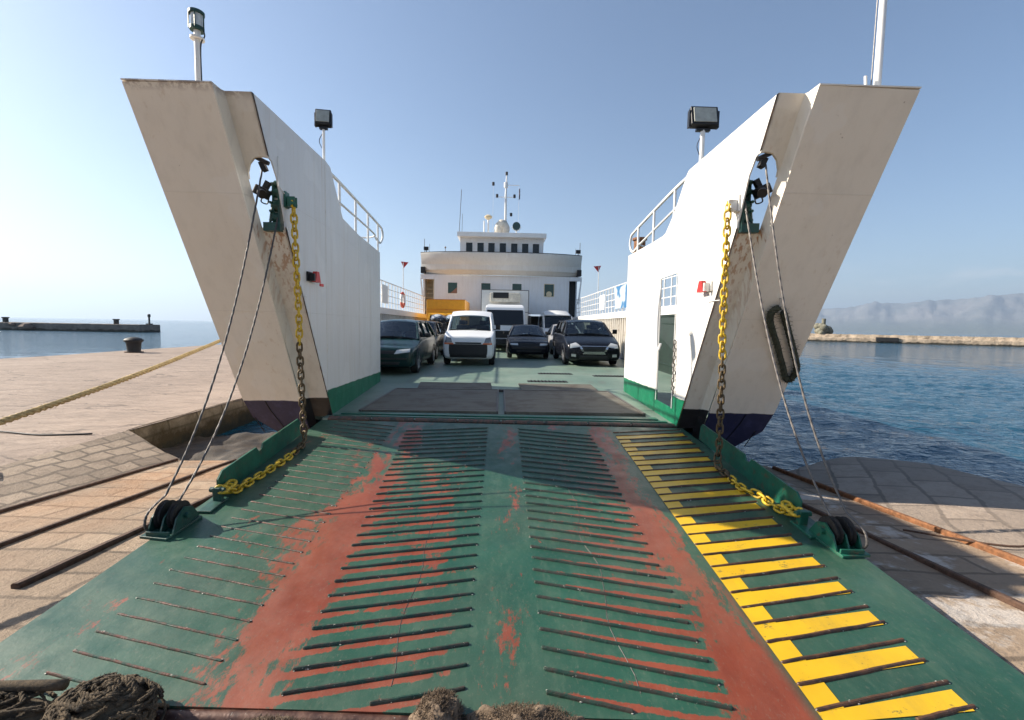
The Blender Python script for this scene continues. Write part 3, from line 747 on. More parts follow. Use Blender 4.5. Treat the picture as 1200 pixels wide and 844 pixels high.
def build_ramp():
    ramp_m = ramp_mat()
    bm = B()
    # plate outline (local): hinge -> shoulders -> tip
    ol = [(-2.42, -.10), (-2.46, -1.9), (-2.50, -2.2), (-2.62, -RL), (2.62, -RL), (2.56, -2.3), (2.48, -1.9), (2.40, -.10)]
    slab(bm, [(x, y, 0) for x, y in ol], (0, 0, -.10))
    for v in bm.verts: v.co.y += SKEW * v.co.x
    me_o = obj('ramp', bm, ramp_m); me_o.parent = FERRY; me_o.matrix_parent_inverse = Matrix.Translation(-FO); me_o.matrix_world = RAMP_M
    me_o.matrix_basis = RAMP_M
    def rp(name, bm, mt, smooth=False, label=None):
        for v in bm.verts: v.co.y += SKEW * v.co.x
        o = obj(name, bm, mt, me_o, smooth)
        if label: o['label'] = label
        return o
    SP = .1315
    spat = []
    def ridge(bm, a, b, r=.0085, h=.015):
        """welded tread bar with a rounded top and slightly uneven run"""
        a = V((*a, 0)); b = V((*b, 0))
        lim = -RL + .035
        if b.y < lim and a.y < lim: return
        if a.y < lim: a = b.lerp(a, (b.y - lim) / (b.y - a.y))
        if b.y < lim: b = a.lerp(b, (a.y - lim) / (a.y - b.y))
        d = (b - a).normalized(); w = V((-d.y, d.x, 0)); rings = []
        fs = [0, .005, .012] + [i / 12 for i in range(1, 12)] + [.988, .995, 1]; ee = [.45, .8, 1] + [1] * 11 + [1, .8, .45]
        for i, (f, e) in enumerate(zip(fs, ee)):
            p = a.lerp(b, f) + w * .004 * mnoise.noise(V((f * 7, a.y * 9, a.x))); hh = h * (.85 + .3 * mnoise.noise(V((f * 5, a.y * 7, 4)))) * min(1, e + .15)
            rings.append([bm.verts.new(p + w * u * e + V((0, 0, zz * hh / h))) for u, zz in ((-r * 1.5, -.002), (-r, h * .6), (-r * .4, h), (r * .4, h), (r, h * .6), (r * 1.5, -.002))])
        for p, q in zip(rings, rings[1:]):
            for k in range(5): bm.faces.new((p[k], p[k + 1], q[k + 1], q[k]))
        bm.faces.new(rings[0]); bm.faces.new(rings[-1][::-1])
        for _ in range(random.randint(2, 7)):
            f = random.choice((random.random(), .01, .99)); sd = random.choice((-1, 1)); p = a.lerp(b, f) + w * sd * r * 1.3
            spat.append(p)
    def tread_mat(name, c1, c2):
        t = NT(name); n = t.noise(13, 5, .7)
        col = t.mix(t.ramp(n, .4, .6), c1, c2); col = t.mix(t.ramp(t.noise(40, 4, .7), .64, .7), col, (.35, .32, .27))
        t.color(col); t.set(Roughness=.5, Metallic=.2); t.bump(t.noise(60, 3), .5, .004); return t.m
    tm = tread_mat('worn_tread_steel', (.012, .050, .034), (.05, .04, .03)); tg = tread_mat('green_tread_steel', (.012, .05, .035), (.13, .05, .035))
    bl, bc1, bc2, br = B(), B(), B(), B()
    for k in range(32):
        y = -.30 - k * SP; f = k / 30
        ox = -2.07 - .12 * f if k > 4 else -2.2
        y0 = max(y, -RL + .03)
        ridge(bl, (ox, y + .165), (-1.38 - .02 * f, y - .005), .0055, .009)
        ridge(bc1, (-1.21 + .20 * f, y - .175), (-.18, y + .015)); ridge(bc2, (.20, y + .005), (1.12 - .08 * f, y - .185))
        ridge(br, (1.42, y - .051), (2.35 - .17 * f, y + .129), .009, .014)
    rp('left_treads', bl, tg, label='thin reddish tread bars down the left side of the ramp')
    rp('tread_bars', bc1, tm); rp('tread_bars', bc2, tm); rp('tread_bars', br, tread_mat('rusty_tread_steel', (.05, .03, .02), (.13, .06, .03)))
    bm = B()
    for p in spat:
        g = bmesh.ops.create_icosphere(bm, subdivisions=1, radius=random.uniform(.0022, .005))
        for v in g['verts']: v.co = V((v.co.x * 1.5, v.co.y, v.co.z * .8)) + p + V((0, 0, .002))
    tag(rp('weld_spatter', bm, mat_plain('weld_spatter_metal', (.42, .40, .35), .4, .3, var=.4, scale=40)), kind='stuff')
    # yellow comb marking
    t = NT('yellow_road_paint'); x, y, z = t.xyz()
    col = t.mix(t.ramp(t.noise(3, 5, .6), .3, .7), (.60, .345, .008), (.70, .43, .012))
    col = t.mix(t.ramp(t.noise(6, 6, .75, stretch=(.6, 1, 1)), .60, .72, 0, .6), col, (.30, .22, .05))
    chp = t.ramp(t.noise(11, 8, .85, stretch=(.5, 1, 1)), .595, .615); col = t.mix(t.math('MULTIPLY', chp, .75), col, (.035, .07, .045))
    smg = t.ramp(t.noise(2.0, 5, .7, stretch=(1.5, .5, 1)), .5, .75, 0, .5); col = t.mix(smg, col, (.36, .24, .03))
    wear = t.math('MULTIPLY', t.ramp(y, -1.3, -.4), t.ramp(t.noise(9, 6, .75, stretch=(.5, 1, 1)), .42, .58)); col = t.mix(t.math('MULTIPLY', wear, .75), col, (.20, .19, .09))
    t.color(col); t.set(Roughness=.42); t.bump(t.noise(30, 4, .7), .2, .004)
    bm = B()
    def quad(pts, z=.004):
        bm.faces.new([bm.verts.new((px, py, z)) for px, py in pts])
    k = 0
    while True:
        y = -.30 - k * SP
        if y < -RL + .0: break
        if k % 2 == 1:
            f = k / 30; xo_ = 2.32 - .17 * f
            ys = lambda xx: y + (xx - 1.42) * .194 - .061
            bw_ = SP - .02
            yb0 = max(-RL + .005, ys(1.42) - bw_); yb1 = max(-RL + .005, ys(xo_) - bw_)
            quad([(1.42, ys(1.42) - .0), (xo_, ys(xo_)), (xo_, yb1), (1.42, yb0)])
            if ys(1.6) - 2 * SP > -RL: quad([(1.42, ys(1.42) - bw_ - .001), (1.56, ys(1.56) - bw_ - .001), (1.56, ys(1.56) - 2 * SP + .001), (1.42, ys(1.42) - 2 * SP + .001)])
        k += 1
    rp('yellow_marking', bm, t.m)
    # side flanges
    for s in (-1, 1):
        bm = B(); fx = 2.44 if s < 0 else 2.44
        ya, yb = (-.68, -2.32) if s < 0 else (-.52, -2.45)
        h = .215
        prof = [(ya, 0), (ya - .02, h * .8), (ya - .06, h), (-1.55, h), (-1.58, h - .05), (-1.64, h - .055), (-1.68, h), (yb + .08, h), (yb + .01, h * .75), (yb, 0)]
        slab(bm, [(s * fx, y, z) for y, z in prof], (s * .016, 0, 0))
        for y in (ya - .4, ya - 1.0): box(bm, (s * (fx + .035), y, .06), (.04, .012, .12))
        rp('side_flange', bm, M['green'])
        # lug that holds the chain's end
        yl = -2.36 if s < 0 else -2.51; xl = s * 2.40
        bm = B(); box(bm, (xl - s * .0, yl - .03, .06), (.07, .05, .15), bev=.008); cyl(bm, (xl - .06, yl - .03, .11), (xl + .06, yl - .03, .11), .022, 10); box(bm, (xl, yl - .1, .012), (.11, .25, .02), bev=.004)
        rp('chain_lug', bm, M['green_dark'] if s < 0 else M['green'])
        # sheave block for the hoisting wire
        yc = -2.78 if s < 0 else -2.775; xc = s * 2.50
        bm = B(); box(bm, (xc, yc - .02, .010), (.22, .34, .022), rz=s * .12, bev=.004)
        for dx in (-.098, -.006, .086):
            slab(bm, [(xc + dx, yc - .15, .02), (xc + dx, yc + .15, .02), (xc + dx, yc + .08, .13), (xc + dx, yc + .0, .165), (xc + dx, yc - .09, .12)], (.012, 0, 0))
        cyl(bm, (xc - .125, yc, .10), (xc + .125, yc, .10), .022, 12)
        box(bm, (xc, yc - .165, .035), (.17, .014, .035), bev=.003)
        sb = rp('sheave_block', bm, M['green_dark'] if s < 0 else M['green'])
        bm = B()
        for dx in (-.048, .048):
            c = V((xc + dx, yc, .10)); prof = [(-.022, .105), (-.011, .083), (.011, .083), (.022, .105)]
            for (u0, r0), (u1, r1) in zip(prof, prof[1:]):
                R0 = [bm.verts.new(c + V((u0, r0 * math.cos(a), r0 * math.sin(a)))) for a in frange(0, 2 * PI, 24)[:-1]]
                R1 = [bm.verts.new(c + V((u1, r1 * math.cos(a), r1 * math.sin(a)))) for a in frange(0, 2 * PI, 24)[:-1]]
                for k in range(24): bm.faces.new((R0[k], R0[(k + 1) % 24], R1[(k + 1) % 24], R1[k]))
            for u in (-.022, .022): bm.faces.new([bm.verts.new(c + V((u, .105 * math.cos(a), .105 * math.sin(a)))) for a in frange(0, 2 * PI, 24)[:-1]])
        rp('sheave', bm, M['iron'])
    # tip: round wearing bar
    bm = B(); tube(bm, [(x, -RL - .02, -.035 + .004 * math.sin(x * 5)) for x in frange(-2.62, 2.62, 30)], .032, 12)
    rp('wearing_bar', bm, tread_mat('brown_wearing_bar', (.05, .020, .015), (.13, .065, .045)), smooth=60)
    bm = B(); box(bm, (0, -RL - .03, -.10), (5.2, .10, .06)); rp('tip_beam', bm, M['rust'])
    # weld line running down the ramp
    bm = B()
    for xx, w in ((-.55, .02), (.62, .03)):
        tube(bm, [(xx + w * math.sin(k * .7) + .02 * mnoise.noise(V((k * .4, xx, 0))), -.3 - k * .1, .0) for k in range(39)], .0022, 5)
    rp('weld_bead', bm, M['steel'])
    # hinge knuckles
    bm = B(); x = -2.36
    while x < 2.36:
        w = .56; cyl(bm, (x, +.02, -.012), (min(2.38, x + w), +.02, -.012), .034, 12); x += w + .03
    box(bm, (0, .02, -.02), (4.76, .03, .03))
    rp('hinge_knuckles', bm, tread_mat('hinge_steel', (.05, .06, .05), (.16, .08, .06)))
build_ramp()

# ------------------------------------------------------------------ car deck and bulwarks
def build_deck():
    t = NT('worn_deck_paint'); x, y, z = t.xyz()
    col = t.mix(t.ramp(t.noise(.7, 6, .65), .3, .7), (.10, .165, .13), (.20, .26, .21))
    col = t.mix(t.ramp(t.noise(3, 6, .75, stretch=(1, .3, 1)), .52, .72, 0, .6), col, (.12, .10, .08))
    t.color(col); t.set(Roughness=.5); t.bump(t.noise(2, 5), .3, .02)
    bm = B()
    slab(bm, [(-2.42, 6.22, 0), (2.40, 6.14, 0), (2.45, 6.4, 0), (3.2, 6.6, 0), (3.85, 8, 0), (4.7, 10, 0), (5.1, 13, 0), (5.2, 62, 0), (-5.2, 62, 0), (-5.1, 13, 0), (-4.7, 10.2, 0), (-3.85, 8.4, 0), (-3.2, 6.9, 0), (-2.45, 6.7, 0)], (0, 0, -.14))
    part('car_deck', bm, t.m)
    bm = B(); slab(bm, [(-2.6, 6.5, -.15), (2.6, 6.5, -.15), (2.6, 7.4, -1.7), (-2.6, 7.4, -1.7)], (0, .05, 0)); part('bow_transom', bm, M['outer'])
    # sill between hinge and deck
    bm = B(); box(bm, (0, 6.44, .012), (4.5, .14, .022), rz=-.036, bev=.004); box(bm, (0, 6.27, .006), (4.66, .07, .018), rz=-.036); part('deck_sill', bm, M['green'])
    # timber wear plates
    t = NT('weathered_timber'); x, y, z = t.xyz()
    wv = t.noise(1, 6, .7, stretch=(1.2, 26, 1)); pl = t.math('FRACT', t.math('MULTIPLY', y, 5.2))
    col = t.mix(t.ramp(wv, .3, .7), (.055, .052, .042), (.16, .148, .118)); col = t.mix(t.ramp(pl, .04, .0), col, (.02, .015, .012)); col = t.mix(t.ramp(t.noise(2.2, 5, .7), .47, .62, 0, .7), col, (.055, .037, .025))
    t.color(col); t.set(Roughness=.7); t.bump(wv, .5, .01)
    for x0, x1 in ((-2.0, -.04), (.10, 2.12)):
        bm = B(); slab(bm, [(x0, 6.60, .045), (x1, 6.60, .045), (x1, 8.85, .045), (x0, 8.85, .045)], (0, 0, -.05)); part('timber_panel', bm, t.m)
        bm = B(); slab(bm, [(x0 + .35, 8.98, .004), (x1 - .1, 8.98, .004), (x1 - .15, 9.75, .07), (x0 + .3, 9.75, .07)], (0, 0, -.02)); part('deck_flap', bm, t.m)
    bm = B()
    for x0, x1 in ((-2.04, -2.0), (-.04, -.015), (.075, .10), (2.12, 2.16)): slab(bm, [(x0, 6.58, .052), (x1, 6.58, .052), (x1, 8.88, .052), (x0, 8.88, .052)], (0, 0, -.05))
    slab(bm, [(-2.04, 8.88, .05), (2.16, 8.88, .05), (2.16, 8.93, .05), (-2.04, 8.93, .05)], (0, 0, -.05))
    part('panel_frame', bm, M['steel'])
    # grip patterns and lashing eyes on the deck
    for cx, cy in ((1.15, 10.6), (1.55, 12.4), (3.0, 12.0)):
        bm = B(); box(bm, (cx - .02, cy + .1, .004), (.95, .30, .006))
        for i in range(10):
            for j in range(3):
                box(bm, (cx + i * .085 - .4, cy + j * .10, .008), (.035, .04, .016))
        part('grip_studs', bm, M['iron'])
    # bulwarks: inner lining with vertical stiffeners, capping rail
    wl_ = mat_plain('bulwark_lining_paint', (.66, .62, .56), .55, var=.12, scale=1.5, dirt=(.42, .33, .24))
    for s in (-1, 1):
        bm = B(); X0 = s * 5.17
        slab(bm, [(X0, 17.05, 0), (X0, 61, 0), (X0, 61, 1.84), (X0, 17.05, 1.84)], (s * .012, 0, 0))
        y = 17.2
        while y < 34: box(bm, (X0 - s * .05, y, .90), (.10, .07, 1.70)); y += .34
        part('bulwark', bm, wl_)
        bm = B(); box(bm, (s * 5.2, 36.5, 1.93), (.34, 49, .12)); box(bm, (s * 5.09, 36.5, 1.80), (.10, 49, .14)); part('capping_rail', bm, M['white'])
        bm = B(); y = 11.4
        while y < 31.6: cyl(bm, (s * 5.2, y, 1.98), (s * 5.2, y, 3.18), .024, 6); y += .62
        for z in (2.28, 2.58, 2.88, 3.18): cyl(bm, (s * 5.2, 11.3, z), (s * 5.2, 31.6, z), .024 if z > 3 else .016, 6)
        part('deck_railing', bm, M['rail'])
    # small pennant posts
    for x, y in ((-5.2, 24.5), (5.2, 24.5)):
        bm = B(); cyl(bm, (x, y, 3.1), (x, y, 4.55), .022, 6); part('pennant_post', bm, M['rail'])
        bm = B(); s = 1 if x < 0 else -1; slab(bm, [(x - s * .12, y, 4.60), (x + s * .28, y, 4.56), (x + s * .02, y, 4.25)], (0, .02, 0)); part('pennant', bm, M['red'])
build_deck()

# ------------------------------------------------------------------ superstructure
def build_super():
    K = 32 / 29.0; Y = 32.0
    def zc(z): return 1.3 + (z - 1.3) * K
    wallm = hull_mat('superstructure_paint', (.5, .4, .3), -5, base=(.74, .73, .73), grime=.5)
    bandm = hull_mat('bridge_front_shaded_paint', (.5, .4, .3), -5, base=(.70, .66, .60), grime=.5)  # shade of the leaning band is put into this darker beige
    # lower front wall, with tunnel below and openings at both sides
    bm = B(); zb = 2.15; zt = zc(4.45)
    slab(bm, [(-4.65, Y, zb), (4.75, Y, zb), (4.75, Y, zt), (-4.65, Y, zt)], (0, .15, 0))
    slab(bm, [(-5.6, Y, zc(4.15)), (-4.66, Y, zc(4.15)), (-4.66, Y, zt), (-5.6, Y, zt)], (0, .15, 0))
    slab(bm, [(4.76, Y, zc(4.2)), (5.62, Y, zc(4.2)), (5.62, Y, zt), (4.76, Y, zt)], (0, .15, 0))
    for s in (-1, 1):
        slab(bm, [(s * 5.45, Y + .16, 1.9), (s * 5.45, Y + 24, 1.9), (s * 5.45, Y + 24, zt), (s * 5.45, Y + .16, zt)], (-s * .1, 0, 0)) if s < 0 else slab(bm, [(5.62, Y + 2, 1.9), (5.62, Y + 24, 1.9), (5.62, Y + 24, zt), (5.62, Y + 2, zt)], (-.1, 0, 0))
    slab(bm, [(-5.6, Y + .16, zt), (5.62, Y + .16, zt), (5.62, Y + 24, zt), (-5.6, Y + 24, zt)], (0, 0, -.1))
    part('deckhouse_wall', bm, wallm)
    # leaning struts by the side openings
    bm = B()
    for s in (-1, 1): slab(bm, [(s * 5.35, Y - .05, 2.9), (s * 5.48, Y - .05, 2.9), (s * 5.61, Y - .05, zc(4.19)), (s * 5.54, Y - .05, zc(4.19))], (0, .1, 0))
    part('side_strut', bm, M['white'])
    bm = B(); box(bm, (-5.05, Y + 1.2, 3.6), (.85, .1, 3.4)); box(bm, (-4.72, Y + .5, 3.6), (.08, .6, 3.4)); part('cream_bulkhead', bm, M['beige'])
    bm = B(); box(bm, (5.1, Y + 2.2, 3.6), (.9, .1, 3.4)); box(bm, (0, Y + 6, 1.0), (10.2, .1, 2.3)); part('opening_shade_sheet', bm, M['blackm'])  # black sheets stand in for the shade inside side opening and tunnel
    bm = B()
    for k in range(7): box(bm, (-5.2 + k * .03, Y + .3 + k * .1, 2.3 + k * .3), (.5, .18, .03))
    part('ladder', bm, M['beige'])
    # bridge front: leaning, bowed band
    n = 36; rows = []; bm = B()
    def yy(x): return Y - .25 + .9 * (abs(x) / 5.6) ** 3.2
    z0, z1 = zt, zc(5.75)
    for k, (z, lean, wd) in enumerate(((z0 - .004, 0, 5.42), (z0 + .15, -.25, 5.50), (z1 - .10, -.72, 5.58), (z1, -.70, 5.58))):
        rows.append([bm.verts.new((x * wd / 5.5, yy(x) + lean, z + .0)) for x in frange(-5.5, 5.5, n)])
    top = [bm.verts.new((v.co.x, v.co.y + .15, v.co.z)) for v in rows[-1]]; rows.append(top)
    low = [bm.verts.new((v.co.x, v.co.y + .15, z0 + .3)) for v in top]; rows.append(low)
    for a, b in zip(rows, rows[1:]):
        for i in range(n): bm.faces.new((a[i], a[i + 1], b[i + 1], b[i]))
    for s, i in ((-1, 0), (1, n)):
        v = rows[2][i].co; w = rows[0][i].co
        slab(bm, [(v.x, v.y, z1), (v.x, v.y + 3.6, z1), (w.x, v.y + 3.6, z0), (w.x, w.y, z0)], (-s * .08, 0, 0))
    part('bridge_front', bm, bandm, smooth=50)
    bm = B(); tube(bm, [(v[0], v[1], v[2] + .03) for v in [(x * 1.015, yy(x) - .62, z1) for x in frange(-5.5, 5.5, n)]], .035, 6); part('bridge_rail', bm, M['iron'])
    bm = B()
    for s in (-1, 1): box(bm, (s * 5.42, Y + .12, z0 + .28), (.30, .5, .42))
    part('fairlead', bm, M['iron'])
    # wheelhouse
    bm = B(); wy = Y - .35; zr = zc(6.72)
    fz0, fz1 = zc(5.85), zc(6.42)
    cxs = [(px - 587.6) / 533 * 32 for px in (550.5, 563.3, 575.7, 588.7, 601.7, 614.2, 626.5)]; hw = .235
    slab(bm, [(-2.85, wy, z1 - 1), (2.85, wy, z1 - 1), (2.85, wy, fz0), (-2.85, wy, fz0)], (0, .1, 0))
    slab(bm, [(-2.85, wy, fz1), (2.85, wy, fz1), (2.85, wy, zr), (-2.85, wy, zr)], (0, .1, 0))
    e = [-2.85] + [v for c in cxs for v in (c - hw, c + hw)] + [2.85]
    for a, b in zip(e[::2], e[1::2]): slab(bm, [(a, wy, fz0), (b, wy, fz0), (b, wy, fz1), (a, wy, fz1)], (0, .1, 0))
    for s in (-1, 1): slab(bm, [(s * 2.85, wy + .1, z1 - 1), (s * 2.85, wy + 4, z1 - 1), (s * 2.85, wy + 4, zr), (s * 2.85, wy + .1, zr)], (-s * .1, 0, 0))
    slab(bm, [(-2.74, wy + 4, z1 - 1), (2.74, wy + 4, z1 - 1), (2.74, wy + 4, zr), (-2.74, wy + 4, zr)], (0, .1, 0))
    wh = part('wheelhouse', bm, wallm)
    for c in cxs:
        bm = B(); 
        for (a, b, s_) in ((c - hw, 0, 0), (c + hw, 0, 0)): box(bm, (a, wy - .01, (fz0 + fz1) / 2), (.03, .04, fz1 - fz0 + .03))
        for z in (fz0, fz1): box(bm, (c, wy - .012, z), (2 * hw - .03, .04, .03))
        bm2 = B(); box(bm2, (c, wy + .05, (fz0 + fz1) / 2), (2 * hw, .02, fz1 - fz0))
        o = part('window_frame', bm, M['rail'], wh); part('window_pane', bm2, M['glassd'], wh)
    bm = B(); rz = zc(6.72)
    slab(bm, [(-3.02, wy - .45, rz), (3.0, wy - .45, rz), (3.0, wy + 4.4, rz), (-3.02, wy + 4.4, rz)], (0, 0, .28))
    a = [bm.verts.new(v) for v in ((-3.02, wy - .45, rz + .285), (3.0, wy - .45, rz + .285), (3.0, wy + 4.4, rz + .285), (-3.02, wy + 4.4, rz + .285))]
    b = [bm.verts.new(v) for v in ((-2.3, wy + .3, rz + .44), (2.3, wy + .3, rz + .44), (2.3, wy + 3.6, rz + .44), (-2.3, wy + 3.6, rz + .44))]
    bm.faces.new(b)
    for i in range(4): bm.faces.new((a[i], a[(i + 1) % 4], b[(i + 1) % 4], b[i]))
    part('wheelhouse_roof', bm, M['white'])
    # row of windows below
    wnd = ((531, 'g', 1.0), (569.5, 'g', .8), (605.5, 'g', .8), (643, 'l', 1.1))
    for px, kind, hh in wnd:
        c = (px - 587.3) / 533 * 32; zt_ = zc(3.98); h = .78 * hh; w = .68
        bm = B()
        for sx in (-1, 1): box(bm, (c + sx * w / 2, Y - .01, zt_ - h / 2), (.04, .05, h + .04))
        for z in (zt_, zt_ - h): box(bm, (c, Y - .012, z), (w - .04, .05, .04))
        f = part('window', bm, M['beige'] if kind == 'l' else M['rail'])
        bm = B(); box(bm, (c, Y - .012, zt_ - h / 2), (w - .04, .016, h - .04)); part('pane', bm, M['glassg'], f)
        if kind == 'l':
            bm = B(); cyl(bm, (c, Y - .03, zt_ - h + .16), (c, Y - .022, zt_ - h + .16), .2, 16); part('sticker', bm, M['beige'], f)
        if px == 531:
            bm = B(); slab(bm, [(c + .30, Y - .024, zt_ - h + .04), (c + .30, Y - .024, zt_ - .35), (c - .15, Y - .024, zt_ - h + .04)], (0, -.003, 0)); part('curtain', bm, mat_plain('brown_curtain', (.22, .11, .07)), f)
    # roof gear
    rt_ = rz + .44; ry = wy + 1.6
    bm = B(); sphere(bm, (-.22, ry, rt_ + .45), .5, (.72, .8, 1.15)); sphere(bm, (.20, ry, rt_ + .5), .5, (.66, .8, 1.2)); sphere(bm, (-.02, ry - .1, rt_ + .75), .42, (.9, .8, 1.0))
    for v in bm.verts: v.co += V((1, .5, 1)) * .06 * mnoise.noise(v.co * 3.1); v.co.z = max(v.co.z, rt_ - .05)
    part('canvas_cover', bm, M['canvas'], smooth=60)
    bm = B(); mx = .22
    tube(bm, [(mx, ry, rt_), (mx, ry, rt_ + 2.9), (mx + .05, ry, rt_ + 4.3)], [.10, .08, .045], 10)
    for z, w in ((3.85, .95), (2.95, .7)):
        cyl(bm, (mx - (w if z < 3 else .0), ry, rt_ + z * .93), (mx + w, ry, rt_ + z * .93), .025, 6)
    cyl(bm, (mx, ry, rt_ + 3.4), (mx, ry, rt_ + 3.75), .15, 10)
    for k in range(14): box(bm, (mx, ry - .10, rt_ + .8 + k * .16), (.22, .02, .02))
    part('mast', bm, M['white'])
    bm = B()
    for x, z in ((mx - .62, 3.0 * .93), (mx + .62, 3.0 * .93), (mx + .04, 4.35), (mx - .9, 3.62), (mx + .4, 1.5)): cyl(bm, (x, ry, rt_ + z - .08), (x, ry, rt_ + z + .14), .09, 8)
    part('mast_lamps', bm, M['iron'])
    bm = B(); cyl(bm, (mx - .9, ry, rt_ + .3), (mx - .9, ry, rt_ + 3.5), .008, 5); cyl(bm, (mx + .93, ry, rt_ + .3), (mx + .93, ry, rt_ + 3.5), .008, 5); part('signal_halyard', bm, M['rail'])
    bm = B(); rows = [[bm.verts.new((mx + .98 + .05 * math.sin(j * 1.7 + i), ry + .05 * math.sin(j * 2 + i * 2), rt_ + 3.4 - i * .12 - j * .03)) for j in range(5)] for i in range(7)]
    for i in range(6):
        for j in range(4): bm.faces.new((rows[i][j], rows[i][j + 1], rows[i + 1][j + 1], rows[i + 1][j]))
    part('furled_flag', bm, mat_plain('dark_bunting', (.10, .10, .16), .8))
    bm = B(); x = -.95; cyl(bm, (x - .05, ry, rt_), (x - .05, ry, rt_ + 1.15), .07, 10); cyl(bm, (x - .35, ry, rt_), (x - .35, ry, rt_ + 1.05), .05, 8); part('antenna_post', bm, M['white'])
    bm = B(); prof = [(.06, 0), (.26, .14), (.28, .24), (.15, .34), (.0, .36)]
    rr = [[bm.verts.new((x - .05 + r * math.cos(a), ry + r * math.sin(a), rt_ + 1.12 + z)) for a in frange(0, 2 * PI, 16)[:-1]] for r, z in prof[:-1]]
    for a, b in zip(rr, rr[1:]):
        for k in range(16): bm.faces.new((a[k], a[(k + 1) % 16], b[(k + 1) % 16], b[k]))
    bm.faces.new(rr[-1]); part('radar_dome', bm, M['beige'], smooth=50)
    bm = B(); x = .98; cyl(bm, (x, wy + .2, rt_ + .45), (x, wy + .5, rt_ + .45), .27, 18); part('searchlight', bm, M['glassg'])
    bm = B(); tube(bm, [(x + .30 * math.cos(a), wy + .35, rt_ + .45 + .30 * math.sin(a)) for a in frange(-PI, 0, 12)], .02, 5); cyl(bm, (x, wy + .35, rt_ - .1), (x, wy + .35, rt_ + .15), .04, 8)
    part('searchlight_yoke', bm, M['rail'])
    bm = B()
    cyl(bm, (-2.95, wy + .1, rz), (-2.80, wy + .1, rz + 3.2), .02, 5); cyl(bm, (-2.75, wy + .1, rz), (-2.72, wy + .1, rz + 1.6), .014, 5)
    cyl(bm, (-5.4, Y + .4, z1), (-5.4, Y + .4, z1 + 1.05), .02, 5); cyl(bm, (5.5, Y + .4, z1), (5.5, Y + .4, z1 + 1.0), .02, 5); cyl(bm, (5.2, Y + .4, z1), (5.2, Y + .4, z1 + .6), .012, 5)
    cyl(bm, (-5.05, Y + .4, z1), (-5.05, Y + .4, z1 + .7), .012, 5); cyl(bm, (-3.9, Y, z1), (-3.9, Y, z1 + .35), .02, 5); sphere(bm, (-3.9, Y, z1 + .42), .07)
    part('whip_antennas', bm, M['steell'])
    for x in (-5.2, 5.3):
        bm = B(); box(bm, (x, Y - .1, z1 + .30), (.32, .2, .24), bev=.02); cyl(bm, (x, Y - .1, z1), (x, Y - .1, z1 + .2), .03, 6); part('deck_floodlight', bm, M['blackm'])
build_super()

# ------------------------------------------------------------------ chains and wires
def link_mesh(bm, c, t, n, L, r):
    """one stud-free chain link: long axis t, flat side normal n"""
    t = t.normalized(); n = (n - t * n.dot(t)).normalized(); w = t.cross(n)
    hw = L * .27; hl = L * .5 - hw; pts = []
    for k in range(6): a = -PI / 2 + PI * k / 5; pts.append(c + t * (hl + hw * math.cos(a)) + w * (hw * math.sin(a)))
    for k in range(6): a = PI / 2 + PI * k / 5; pts.append(c + t * (-hl + hw * math.cos(a)) + w * (hw * math.sin(a)))
    tube(bm, pts, r, 7, closed=True)
def chain_along(bms, path, pitch, r, split):
    pts = [V(p) for p in path]; segs = [0]
    for a, b in zip(pts, pts[1:]): segs.append(segs[-1] + (b - a).length)
    n = int(segs[-1] / pitch)
    def at(s):
        s = max(0, min(segs[-1] - 1e-6, s))
        for i in range(len(pts) - 1):
            if s <= segs[i + 1]: f = (s - segs[i]) / (segs[i + 1] - segs[i]); return pts[i].lerp(pts[i + 1], f)
        return pts[-1]
    side = V((1, 0, 0)); 
    for i in range(n + 1):
        s = (i + .5) * pitch; c = at(s); t = (at(s + .02) - at(s - .02))
        if t.length < 1e-5: break
        q = Matrix.Rotation((PI / 2 if i % 2 else 0) + .5 + .25 * math.sin(i * 1.9), 3, t.normalized())
        nn = q @ (V((.3, 1, 0)) if abs(t.normalized().y) < .8 else V((1, 0, .3)))
        link_mesh(bms[split(s / segs[-1], c)], c, t, nn, pitch * 1.42, r)

